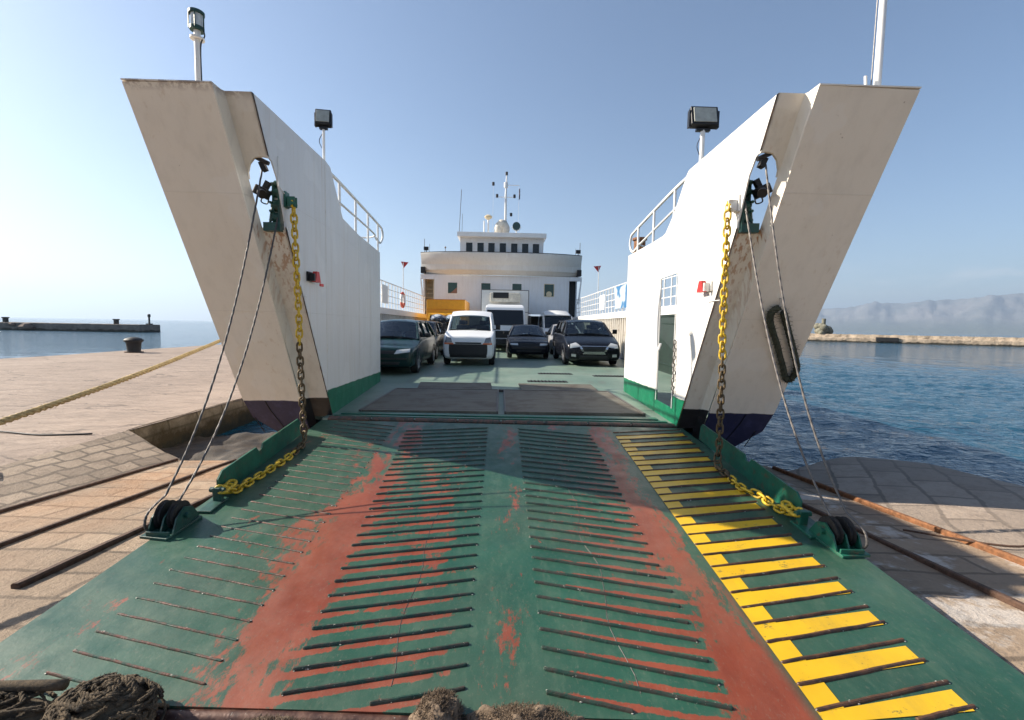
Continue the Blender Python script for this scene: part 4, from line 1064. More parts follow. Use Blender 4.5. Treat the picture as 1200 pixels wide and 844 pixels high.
def build_chains():
    for s in (-1, 1):
        dY = 0 if s < 0 else -.48
        top = V((s * 2.275, 5.12 + dY, 2.54 if s < 0 else 2.49))
        foot = RP(s * 2.27, (5.12 + dY) - 6.1 + (.04 if s < 0 else -.02) + s * .08, .03)
        root = empty('ramp_chain', foot, '', 'chain', 'heavy chains holding the ramp')
        root['label'] = ('yellow and rusty chain hanging on the shaded left bow wall down to the ramp' if s < 0
                         else 'yellow and rusty chain hanging on the sunlit right bow wall down to the ramp')
        path = [top, top.lerp(foot, .5) + V((-s * .01, .0, 0))]
        end = RP(s * 2.40, -2.37 if s < 0 else -2.51, .11)
        fl = [foot + V((0, 0, .05)), foot + V((-s * .05, -.10, .0))]
        l0 = fl[-1]
        path += catmull([top.lerp(foot, .5), foot + V((0, .01, .25)), foot + V((-s * .02, -.02, .03)), RP(s * 2.24, (l0.y - 6.1) - .14 + s * .08, .028), RP(s * 2.25, (l0.y - 6.1) - .45 + s * .08, .026), RP(s * 2.32, -2.04 if s < 0 else -2.06, .028), RP(s * 2.35, -2.27 if s < 0 else -2.38, .045), end], 8)[1:]
        b = [B(), B(), B()]
        def split(f, c):
            if c.z > 1.02: return 0
            if c.y > foot.y - .32: return 1
            return 2
        chain_along(b, path, .078, .0112, split)
        for bm, nm, mt in ((b[0], 'yellow_links', M['chainy']), (b[1], 'rusty_links', M['chainr']), (b[2], 'yellow_links', M['chainy'])):
            o = obj(nm, bm, mt, root, smooth='all'); o.matrix_parent_inverse = Matrix.Translation(-V(foot))
        bm = B()
        # bunch of links doubled over at the lug, and the top shackle
        for k in range(3): link_mesh(bm, end + V((-s * .03, .02 + k * .05, -.02 + .01 * k)), V((s * .3, 1, .1 * k)), V((0, .2, 1)), .12, .0135)
        tube(bm, [top + V((0, -.03, .0)), top + V((0, -.035, .06)), top + V((0, 0, .09)), top + V((0, .035, .06)), top + V((0, .03, 0))], .014, 8)
        o = obj('shackle', bm, M['chainy'], root, smooth='all'); o.matrix_parent_inverse = Matrix.Translation(-V(foot))
    # hoisting wires
    wires = [
        (-1, [(-2.46, 4.86, 2.90), RP(-2.60, -2.70, .215)], 'dark hoisting wire hanging outermost from the left bow to its sheave', .12),
        (-1, [(-2.43, 5.10, 2.45), RP(-2.452, -2.76, .207)], 'dark hoisting wire hanging inboard from the left bow gear to its sheave', .13),
        (1, [(2.47, 4.36, 2.90), RP(2.61, -2.70, .215)], 'grey hoisting wire hanging outermost from the right bow to its sheave', .13),
        (1, [(2.42, 4.60, 2.60), RP(2.452, -2.755, .207)], 'grey hoisting wire hanging inboard from the right bow gear to its sheave', .12)]
    for s, (a, b), lab, sag in wires:
        a, b = V(a), V(b); bm = B(); pts = []
        for i in range(41):
            f = i / 40; p = a.lerp(b, f); k = 4 * f * (1 - f) * (1 + .6 * (f - .5))
            p += V((-s * .02, .14, -.16)) * k * (sag / .12) * .8
            pts.append(p)
        # tail that wraps round the sheave
        d = RAMP_M.to_3x3()
        xx = (RAMP_M.inverted() @ b).x
        yc = -2.78 if s < 0 else -2.775
        if 'outermost' in lab:
            for q in ((-.10, .17), (-.15, .09), (-.12, .025)): pts.append(RP(xx, yc + q[0], q[1]))
            pts[-4:] = catmull(pts[-4:], 4)
        for st in range(3):
            sp = []
            for i, p in enumerate(catmull(pts, 6)):
                ang = i * .30 + st * 2 * PI / 3; sp.append(p + V((math.cos(ang), math.sin(ang), 0)) * .0045)
            tube(bm, sp, .0054, 5)
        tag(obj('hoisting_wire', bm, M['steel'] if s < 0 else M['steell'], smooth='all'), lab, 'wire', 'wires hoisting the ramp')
build_chains()

# ------------------------------------------------------------------ ropes, fender, bollard, heap
def rope(bm, pts, R, strands=3, turns=.0, r=None, fuzz=0, k=8, seg=6):
    c = catmull(pts, k); L = 0; prev = c[0]; ph = []
    for p in c: L += (p - prev).length; prev = p; ph.append(L)
    pitch = R * 7
    out = []
    for st in range(strands):
        sp = []; nrm = None
        for i, p in enumerate(c):
            t = (c[min(i + 1, len(c) - 1)] - c[max(i - 1, 0)]).normalized()
            if nrm is None: nrm = t.orthogonal().normalized()
            nrm = (nrm - t * nrm.dot(t)).normalized(); bi = t.cross(nrm)
            a = ph[i] / pitch * 2 * PI + st * 2 * PI / strands
            sp.append(p + (nrm * math.cos(a) + bi * math.sin(a)) * R * .5)
        tube(bm, sp, R * .56, seg); out.append(sp)
    for _ in range(fuzz):
        i = random.randrange(len(c) - 1); p = c[i].lerp(c[i + 1], random.random())
        d = V((random.gauss(0, 1), random.gauss(0, 1), random.gauss(0, 1))).normalized()
        q = p + d * R * .8; e = q + d * R * random.uniform(.5, 1.3) + V((random.gauss(0, R * .5), random.gauss(0, R * .5), 0))
        tube(bm, [q, e], [R * .07, R * .03], 3)
def build_ropes():
    ym = mat_plain('mooring_rope_fibre', (.42, .31, .15), .9, var=.35, scale=30, bump=.5)
    bm = B()
    a = V((-5.0, 8.9, 1.02)); pts = []
    ctrl = [V((-5.05, 9.3, 1.30)), V((-4.95, 8.6, 1.06)), V((-4.70, 7.0, .80)), V((-4.47, 5.5, .585)), V((-4.25, 3.9, .40)), V((-4.2, 2.6, .25)), V((-4.9, .4, -.05)), V((-6.0, -2.2, .15))]
    pts = catmull(ctrl, 10)
    c2 = []; 
    rope(bm, [p for p in pts[::2]], .030, fuzz=420, k=10)
    tag(obj('mooring_rope', bm, ym, smooth='all'), 'thick frayed yellow mooring rope stretched over the quay to the left bow', 'rope')
    # bollard the rope is made fast to lies behind the camera
    r = empty('bollard', (-19.9, 25.2, PLAT), 'black mushroom shaped bollard on the edge of the quay', 'bollard')
    bm = B(); prof = [(.31, 0), (.30, .12), (.34, .52), (.36, .56), (.43, .60), (.44, .68), (.36, .76), (.12, .84)]
    rr = [[bm.verts.new((q * math.cos(a), q * math.sin(a), z)) for a in frange(0, 2 * PI, 24)[:-1]] for q, z in prof]
    for p, q in zip(rr, rr[1:]):
        for k in range(24): bm.faces.new((p[k], p[(k + 1) % 24], q[(k + 1) % 24], q[k]))
    bm.faces.new(rr[-1]); obj('post', bm, M['iron'], r, smooth=40)
    bm = B(); cyl(bm, (0, 0, -.02), (0, 0, .05), .42, 20); obj('base_plate', bm, M['rust'], r)
    # cable lying on the quay and plank
    bm = B(); tube(bm, catmull([(-6.3, 7.1, PLAT + .02), (-7.0, 7.0, PLAT + .02), (-8.0, 7.2, PLAT + .02), (-9.8, 7.1, PLAT + .02), (-14, 7.7, PLAT + .02)], 8), .014, 6)
    tag(obj('cable', bm, M['iron'], smooth='all'), 'thin dark cable lying across the quay stones', 'cable')
    bm = B(); box(bm, (-6.3, 5.05, PLAT + .04), (.22, .95, .06), rz=-.9, bev=.01)
    tag(obj('plank', bm, mat_plain('grey_brown_wood', (.24, .16, .11), .85, var=.4, scale=9, bump=.5)), 'weathered plank lying at the quay edge above the stone bank', 'plank')
    # small chain lying on the right paving
    bm = B(); p0 = [(3.95, 4.2), (4.5, 3.75), (4.95, 3.75), (5.2, 3.55), (5.7, 3.4)]
    def sz(x, y): return slip_z(y) + (.20 * math.sin(min(1, (x - 4.34) / 4.2 / .5) * PI / 2) if x > 4.34 else 0) + .03
    tube(bm, catmull([(x, y, sz(x, y)) for x, y in p0], 8), .010, 6)
    for q in catmull([(x, y, sz(x, y)) for x, y in p0[2:4]], 5): sphere(bm, q, .022, (1.4, 1, .8), 8, 6)
    tag(obj('lashing_cable', bm, M['rust'], smooth='all'), 'thin rusty cable lying on the sunlit paving at the right', 'cable')
    # braided rope fender on the right bow plate
    Y0 = 5.93 - .14
    def P(x, z, o=-.06): return V((x, Y0 - RK * z + o, z))
    fm = mat_plain('old_fender_rope', (.050, .055, .035), .95, var=.5, scale=25, dirt=(.16, .12, .08), bump=.7)
    bm = B()
    loop = [P(3.0, 1.555), P(2.94, 1.50), P(2.965, 1.39), P(3.13, 1.16), P(3.31, .89), P(3.41, .74), P(3.47, .72), P(3.50, .80), P(3.47, .91), P(3.31, 1.15), P(3.15, 1.38), P(3.07, 1.50)]
    rope(bm, loop, .036, strands=4, fuzz=500, k=7)
    root = empty('rope_fender', P(3.0, 1.58), 'dark braided rope fender loop hanging on the right bow plate', 'fender')
    o = obj('braided_loop', bm, fm, root, smooth='all'); o.matrix_parent_inverse = Matrix.Translation(-P(3.0, 1.58))
    bm = B(); tube(bm, [P(3.0, 1.52, -.07), P(3.01, 1.64, -.03), P(3.01, 1.65, .01)], .012, 7)
    o = obj('lashing', bm, mat_plain('pale_cord', (.45, .40, .34), .8), root); o.matrix_parent_inverse = Matrix.Translation(-P(3.0, 1.58))
    # tiny grey chain by the door
    bm = B()
    for k in range(14):
        z = 1.12 - k * .052; link_mesh(bm, V((2.36 + .004 * math.sin(k), 6.10 + .012 * math.sin(k * 1.3), z)), V((0, .1 * math.sin(k), 1)), V((1, 0, 0)) if k % 2 else V((0, 1, 0)), .06, .007)
    tag(obj('door_chain', bm, M['steell'], smooth='all'), 'short thin steel chain hanging beside the door in the right bow', 'chain')
    # life buoy-free notices and banner on the deck rails
    def sheet(name, x, y0, y1, z0, z1, mt, lab, cat, rip=.03):
        bm = B(); n = 10; s = -1 if x > 0 else 1
        vv = [[bm.verts.new((x + s * .05 + rip * math.sin(i * 1.3 + j * .8), y0 + (y1 - y0) * i / n, z0 + (z1 - z0) * j / 5)) for j in range(6)] for i in range(n + 1)]
        for i in range(n):
            for j in range(5): bm.faces.new((vv[i][j], vv[i + 1][j], vv[i + 1][j + 1], vv[i][j + 1]))
        f = list(bm.faces); r = bmesh.ops.extrude_face_region(bm, geom=f)
        for v in [g for g in r['geom'] if isinstance(g, bmesh.types.BMVert)]: v.co.x += s * .006
        tag(obj(name, bm, mt, smooth=50), lab, cat)
    t = NT('blue_banner_cloth'); col = t.mix(t.ramp(t.noise(1.1, 2, .5), .48, .54), (.03, .14, .30), (.38, .44, .48)); t.color(col); t.set(Roughness=.7)
    sheet('banner', 5.18, 18.4, 20.6, 2.15, 3.12, t.m, 'blue and white cloth banner tied to the right deck railing', 'banner')
    sheet('notice_board', 5.18, 22.6, 23.7, 2.2, 2.95, M['rail'], 'white notice board on the right deck railing', 'notice board', .0)
    sheet('notice_board', -5.18, 19.9, 20.9, 2.2, 3.0, M['rail'], 'white notice board on the left deck railing', 'notice board', .0)
    # life buoy on the left railing
    bm = B(); c = V((-5.12, 24.0, 2.55)); tube(bm, [c + V((0, .33 * math.cos(a), .36 * math.sin(a))) for a in frange(0, 2 * PI, 24)[:-1]], .07, 8, closed=True)
    t = NT('lifebuoy_paint'); x, y, z = t.xyz(); w = t.math('SINE', t.math('MULTIPLY', z, 9)); t.color(t.mix(t.ramp(w, .2, .3), (.75, .72, .68), (.6, .10, .05)))
    tag(obj('lifebuoy', bm, t.m, smooth='all'), 'red and white lifebuoy on the left deck railing', 'lifebuoy')
build_ropes()

def build_heaps():
    om = mat_plain('old_hemp_rope', (.085, .060, .035), .95, var=.7, scale=18, dirt=(.03, .028, .025), bump=.6)
    om2 = mat_plain('matted_fibre', (.19, .135, .09), .98, var=.45, scale=26, dirt=(.09, .065, .05), bump=.9)
    def mound(bm, c, rx, ry, h, amp=.25, n=40, fr=9):
        rows = []
        for i in range(n + 1):
            f = i / n; row = []
            for j in range(64):
                a = 2 * PI * j / 64; r = math.sin(f * PI / 2); zz = math.cos(f * PI / 2)
                p = V((rx * r * math.cos(a), ry * r * math.sin(a), h * zz))
                d = 1 + amp * mnoise.fractal(V((p.x * fr, p.y * fr, p.z * fr + c[0])), 1, 2, 4)
                row.append(bm.verts.new(V(c) + p * d))
            rows.append(row)
        for p, q in zip(rows, rows[1:]):
            for k in range(64): bm.faces.new((p[k], p[(k + 1) % 64], q[(k + 1) % 64], q[k]))
    def coils(bm, c, rx, ry, h, n, R, fz):
        for k in range(n):
            a0 = random.uniform(0, 2 * PI); rr = random.uniform(.15, .95); pts = []
            for i in range(random.randint(3, 6)):
                a = a0 + i * random.uniform(.3, .6); q = rr + random.uniform(-.12, .12); q = min(1, max(.05, q))
                z = h * math.sqrt(max(0, 1 - q * q)) + random.uniform(.0, .02)
                pts.append(V(c) + V((rx * q * math.cos(a), ry * q * math.sin(a), z)))
            rope(bm, pts, R * random.uniform(.6, 1.15), strands=3, fuzz=fz, k=5, seg=5)
    zt = -.43
    root = empty('rope_heap', (-1.85, 1.86, zt), 'heap of old frayed brown rope on the left end of the ramp tip', 'rope')
    bm = B(); mound(bm, (-1.66, 1.86, zt), .20, .14, .15, .2); mound(bm, (-2.25, 1.90, zt), .30, .12, .09, .25)
    o = obj('matted_core', bm, om, root, smooth='all'); o.matrix_parent_inverse = Matrix.Translation((1.85, -1.86, -zt))
    bm = B(); coils(bm, (-1.66, 1.86, zt), .24, .16, .165, 80, .010, 60); coils(bm, (-2.28, 1.90, zt), .42, .14, .10, 60, .010, 50)
    tube(bm, catmull([(-2.6, 1.92, zt + .10), (-2.3, 1.93, zt + .115), (-1.9, 1.95, zt + .11)], 6), .022, 8)
    o = obj('rope_coils', bm, om, root, smooth='all'); o.matrix_parent_inverse = Matrix.Translation((1.85, -1.86, -zt))
    def lump(nm, c, rx, ry, h, lab):
        bm = B(); mound(bm, c, rx, ry, h, .22, 44, 14)
        for _ in range(1500):
            a = random.uniform(0, 2 * PI); f = random.random() ** .6; p = V(c) + V((rx * f * math.cos(a), ry * f * math.sin(a), h * math.sqrt(max(0, 1 - f * f)) * random.uniform(.95, 1.08)))
            d = V((random.gauss(0, 1), random.gauss(0, 1), .6 + random.random())).normalized(); e = d.orthogonal().normalized()
            L = random.uniform(.008, .022); tube(bm, [p, p + d * L * .6, p + d * L + e * L * .5], [.0016, .0013, .0007], 3)
        tag(obj(nm, bm, om2, smooth='all'), lab, 'fibre mat')
    lump('fibre_mat', (-.24, 1.83, -.44), .115, .13, .145, 'rounded lump of matted brown fibre at the middle of the ramp tip')
    lump('fibre_mat', (.12, 1.80, -.46), .30, .12, .125, 'long flat matted brown fibre roll right of the rounded lump')
    lump('fibre_mat', (-.93, 1.76, -.46), .22, .10, .115, 'low matted brown fibre lump between rope heap and rounded lump')
build_heaps()

# ------------------------------------------------------------------ vehicles
def paint(name, c, metal=.3, rough=.25):
    t = NT(name); dust = t.ramp(t.noise(3, 5, .6), .4, .8, 0, .12)
    t.color(t.mix(dust, c, tuple(v * .8 + .03 for v in c))); t.set(Roughness=rough, Metallic=0.0, Coat_Weight=.12, Coat_Roughness=.05, Specular_IOR_Level=.2); return t.m
def glass_mat():
    t = NT('car_glass'); n = t.n; tr = n.new('ShaderNodeBsdfTransparent'); tr.inputs[0].default_value = (.42, .50, .50, 1)
    gl = n.new('ShaderNodeBsdfGlossy'); gl.inputs['Roughness'].default_value = .03; gl.inputs[0].default_value = (.9, .95, 1, 1)
    fr = n.new('ShaderNodeFresnel'); fr.inputs[0].default_value = 1.6
    mx = n.new('ShaderNodeMixShader'); t.link(fr.outputs[0], mx.inputs[0]); t.link(tr.outputs[0], mx.inputs[1]); t.link(gl.outputs[0], mx.inputs[2])
    t.link(mx.outputs[0], n['Material Output'].inputs['Surface']); return t.m
GL = glass_mat()
CM = {'tyre': mat_plain('tyre_rubber', (.014, .014, .015), .85, var=.3), 'rim': mat_plain('alloy_rim', (.45, .45, .46), .3, .8, var=.1), 'trim': mat_plain('dark_plastic_trim', (.010, .011, .013), .6, var=.2),
      'lamp': mat_plain('headlamp_lens', (.62, .62, .60), .12, .4, var=.15, scale=30), 'lampd': mat_plain('dim_headlamp_lens', (.20, .20, .21), .15, .5, var=.3, scale=30), 'amber': mat_plain('amber_lens', (.60, .16, .08), .2), 'chrome': mat_plain('chrome_trim', (.62, .62, .62), .15, .9, var=.05),
      'seat': mat_plain('seat_fabric', (.03, .03, .035), .9), 'plate': mat_plain('blank_plate', (.35, .35, .34), .5)}

def make_car(name, loc, label, spec, rz=0):
    root = empty(name, loc, label, spec['cat'], None, rz)
    W2 = spec['w'] / 2; L = spec['L']; H = spec['h']; pm = spec['paint']
    # body: loft of half sections; station = (y, width factor, z bottom, z shoulder, z top)
    rings = []
    st = spec['st']
    ctrl = []
    for (y, wf, zb, zs, zt) in st:
        w = W2 * wf
        ctrl.append([V((0, y, zb)), V((w * .78, y, zb)), V((w * .96, y, zb + (zs - zb) * .12)), V((w, y, zb + (zs - zb) * .40)), V((w * .995, y, zb + (zs - zb) * .75)), V((w * .965, y, zs)), V((w * .90, y, zt - (zt - zs) * .25)), V((w * .72, y, zt)), V((w * .36, y, zt + .012)), V((0, y, zt + .018))])
    nst = len(ctrl); nk = len(ctrl[0])
    cols = [catmull([ctrl[i][k] for i in range(nst)], 4) for k in range(nk)]
    ns = len(cols[0]); bm = B(); grid_ = []
    for i in range(ns):
        half = catmull([cols[k][i] for k in range(nk)], 3)
        for q in half: q.x = max(0, q.x)
        full = half + [V((-q.x, q.y, q.z)) for q in half[-2:0:-1]]
        grid_.append([bm.verts.new(q) for q in full])
    for a, b in zip(grid_, grid_[1:]):
        n = len(a)
        for k in range(n): bm.faces.new((a[k], a[(k + 1) % n], b[(k + 1) % n], b[k]))
    bm.faces.new(grid_[0]); bm.faces.new(grid_[-1][::-1])
    bm.normal_update(); bvh = BVHTree.FromBMesh(bm)
    obj('body', bm, pm, root, smooth=45)
    def patch(nm, quads, mt, off=.006, th=.012, parent=None, n=8):
        bm = B()
        for (a, b, c, d) in quads:      # corners in (x, z), counter-clockwise
            vv = []
            for i in range(n + 1):
                row = []
                for j in range(n + 1):
                    u, v = i / n, j / n
                    x = (a[0] * (1 - u) + b[0] * u) * (1 - v) + (d[0] * (1 - u) + c[0] * u) * v
                    z = (a[1] * (1 - u) + b[1] * u) * (1 - v) + (d[1] * (1 - u) + c[1] * u) * v
                    h = bvh.ray_cast(V((x, -3, z)), V((0, 1, 0)))[0]
                    row.append(V((x, (h.y if h is not None and h.y < 1.4 else .05) - off, z)))
                vv.append(row)
            top = [[bm.verts.new(p) for p in r] for r in vv]; low = [[bm.verts.new(p + V((0, th, 0))) for p in r] for r in vv]
            for i in range(n):
                for j in range(n): bm.faces.new((top[i][j], top[i + 1][j], top[i + 1][j + 1], top[i][j + 1])); bm.faces.new((low[i][j], low[i][j + 1], low[i + 1][j + 1], low[i + 1][j]))
            for i in range(n):
                for p, q in ((0, i), (n, i)):
                    bm.faces.new((top[p][q], top[p][q + 1], low[p][q + 1], low[p][q])); bm.faces.new((top[q][p], top[q + 1][p], low[q + 1][p], low[q][p]))
        return obj(nm, bm, mt, parent or root, smooth=40)
    for nm, quads, mt in spec['patch']:
        if nm in ('headlight', 'fog_light', 'indicator'):
            for q in quads:
                patch(nm, [q], mt); patch(nm, [tuple((-x, z) for x, z in q)], mt)
        else: patch(nm, quads, mt)
    # greenhouse
    yc, zc_, yrf, yrr, yb, zb_, zbelt = spec['gh']      # cowl y/z, roof front y, roof rear y, rear glass base y/z, belt z
    wb = W2 * .86; wr = W2 * spec.get('rw', .66); zr = H - .065; brow = spec.get('brow', .05)
    A0 = V((wb, yc, zc_)); A1 = V((wr, yrf, zr - brow)); D1 = V((wr * .98, yrr, zr - .01)); D0 = V((wb, yb, zb_))
    nB = spec.get('pill', (.5,))
    def P2(p): return V((-p.x, p.y, p.z))
    bm = B(); n = 10; rows = []
    for i in range(n + 1):
        f = i / n; row = []
        for j in range(n + 1):
            g = j / n * 2 - 1; y = yrf + (yrr - yrf) * f
            y += -.05 * (1 - g * g) * (1 - f) + .05 * (1 - g * g) * f
            z = zr + .045 * (1 - abs(g) ** 2.6) + .02 * math.sin(f * PI) - brow * max(0, 1 - f * 4) ** 2
            row.append(V((wr * g * 1.02, y, z)))
        rows.append(row)
    t_ = [[bm.verts.new(p) for p in r] for r in rows]; l_ = [[bm.verts.new(p - V((0, 0, .035))) for p in r] for r in rows]
    for i in range(n):
        for j in range(n): bm.faces.new((t_[i][j], t_[i + 1][j], t_[i + 1][j + 1], t_[i][j + 1])); bm.faces.new((l_[i][j], l_[i][j + 1], l_[i + 1][j + 1], l_[i + 1][j]))
    for i in range(n):
        for p in (0, n): bm.faces.new((t_[p][i], t_[p][i + 1], l_[p][i + 1], l_[p][i])); bm.faces.new((t_[i][p], t_[i + 1][p], l_[i + 1][p], l_[i][p]))
    obj('roof', bm, pm, root, smooth=40)
    bm = B()
    for f in (lambda p: p, P2):
        tube(bm, [f(A0 + V((.02, -.02, -.03))), f(A0.lerp(A1, .5) + V((.012, 0, .01))), f(A1)], [.05, .036, .036], 6)
        tube(bm, [f(D0 + V((.02, 0, -.03))), f(D0.lerp(D1, .5) + V((.012, 0, .0))), f(D1)], [.06, .05, .045], 6)
        tube(bm, [f(A1), f(D1)], .034, 6); tube(bm, [f(A0), f(D0)], .03, 6)
        for q in nB:
            yq = yc + (yb - yc) * q; tb = V((wb + .01, yq, zbelt)); yt = min(max(yq, yrf + .02), yrr - .02); tube(bm, [f(tb), f(V((wr, yt, zr)))], .035, 6)
        for q in spec.get('solid', ()):    # closed side panels (panel vans)
            y0, y1 = q; slab(bm, [f(V((wb, y0, zbelt - .02))), f(V((wb, y1, zbelt - .02))), f(V((wr, min(y1, yrr), zr))), f(V((wr, min(y1, max(y0, yrf)), zr)))], (.0, .0, .012))
    obj('pillars', bm, pm, root, smooth=60)
    def gpatch(nm, c, bulge, mt, nn=8):
        a, b, cc, d = c; bm = B(); nrm = (b - a).cross(d - a).normalized()
        vv = [[None] * (nn + 1) for _ in range(nn + 1)]
        for i in range(nn + 1):
            for j in range(nn + 1):
                u, v = i / nn, j / nn; p = a.lerp(b, u).lerp(d.lerp(cc, u), v); p = p + nrm * bulge * (1 - (2 * u - 1) ** 2)
                vv[i][j] = bm.verts.new(p)
        for i in range(nn):
            for j in range(nn): bm.faces.new((vv[i][j], vv[i + 1][j], vv[i + 1][j + 1], vv[i][j + 1]))
        return obj(nm, bm, mt, root, smooth='all', recalc=False)
    gpatch('windscreen', (P2(A0), A0, A1, P2(A1)), .09, GL)
    gpatch('rear_window', (D0, P2(D0), P2(D1), D1), .05, GL)
    if not spec.get('solid') or spec.get('sideglass', True):
        for f in (1, -1):
            c = (A0, D0, D1, A1) if f > 0 else (P2(D0), P2(A0), P2(A1), P2(D1)); gpatch('side_window', c, .0, GL)
    # interior
    bm = B(); zi = zbelt
    slab(bm, [(-wb * .95, yc + .02, zc_ + .015), (wb * .95, yc + .02, zc_ + .015), (wb * .95, yc + .55, zi + .03), (-wb * .95, yc + .55, zi + .03)], (0, 0, -.1))
    for sx in (-1, 1):
        for ys in ((yc + 1.15, yc + 2.0) if L > 3.9 else (yc + 1.15,)):
            box(bm, (sx * W2 * .44, ys, zi + .02), (.44, .12, .34), rx=-.2, bev=.04); box(bm, (sx * W2 * .44, ys + .04, zi + .28), (.24, .08, .16), rx=-.15, bev=.03)
    tube(bm, [(W2 * .42 + .17 * math.cos(a), yc + .62 + .06 * math.sin(a), zi + .06 + .14 * math.sin(a)) for a in frange(0, 2 * PI, 14)[:-1]], .014, 5, closed=True)
    obj('seats', bm, CM['seat'], root)
    # mirrors
    for sx in (-1, 1):
        bm = B(); mh = spec.get('mir', .12); box(bm, (sx * (W2 + .09), yc + .42, zbelt + .10 + (mh - .12) * .5), (.16, .09, mh), bev=.02); box(bm, (sx * (W2 - .02), yc + .42, zbelt + .05), (.12, .04, .03))
        obj('mirror', bm, spec.get('mirm', CM['trim']), root, smooth=50)
    # wheels
    r = spec.get('wr', .30)
    for sx in (-1, 1):
        for y in spec['axle']:
            bm = B(); x = sx * (W2 - .10)
            prof = [(-.09, r * .62), (-.10, r * .85), (-.085, r * .97), (0, r), (.085, r * .97), (.10, r * .85), (.09, r * .62)]
            rr = [[bm.verts.new((x + u, y + q * math.cos(a), r + q * math.sin(a))) for a in frange(0, 2 * PI, 24)[:-1]] for u, q in prof]
            for p, q in zip(rr, rr[1:]):
                for k in range(24): bm.faces.new((p[k], p[(k + 1) % 24], q[(k + 1) % 24], q[k]))
            bm.faces.new(rr[0]); bm.faces.new(rr[-1][::-1])
            w_ = obj('wheel', bm, CM['tyre'], root, smooth=50)
            bm = B(); xr = x + sx * .094; cyl(bm, (xr - sx * .02, y, r), (xr, y, r), r * .60, 20)
            for k in range(7):
                a = k * 2 * PI / 7; box(bm, (xr + sx * .004, y + r * .32 * math.cos(a), r + r * .32 * math.sin(a)), (.014, r * .54, r * .13), rx=a)
            cyl(bm, (xr, y, r), (xr + sx * .012, y, r), r * .14, 10)
            obj('rim', bm, CM['rim'], w_)
            bm = B(); tube(bm, [(sx * (W2 - .02), y + (r + .05) * math.cos(a), r + .01 + (r + .05) * math.sin(a)) for a in frange(-.15, PI + .15, 16)], .028, 6); obj('wheel_arch', bm, CM['trim'], root)
    # wipers
    bm = B()
    for x0 in (-.05, -.55 * W2 - .25): tube(bm, [V((x0 + .3, yc - .07, zc_ + .01)), V((x0 + .15, yc - .02, zc_ + .035)), V((x0 - .25, yc + .02, zc_ + .05))], .008, 5)
    obj('wipers', bm, CM['trim'], root)
    return root

def quadm(x0, z0, x1, z1, x2, z2, x3, z3): return ((x0, z0), (x1, z1), (x2, z2), (x3, z3))

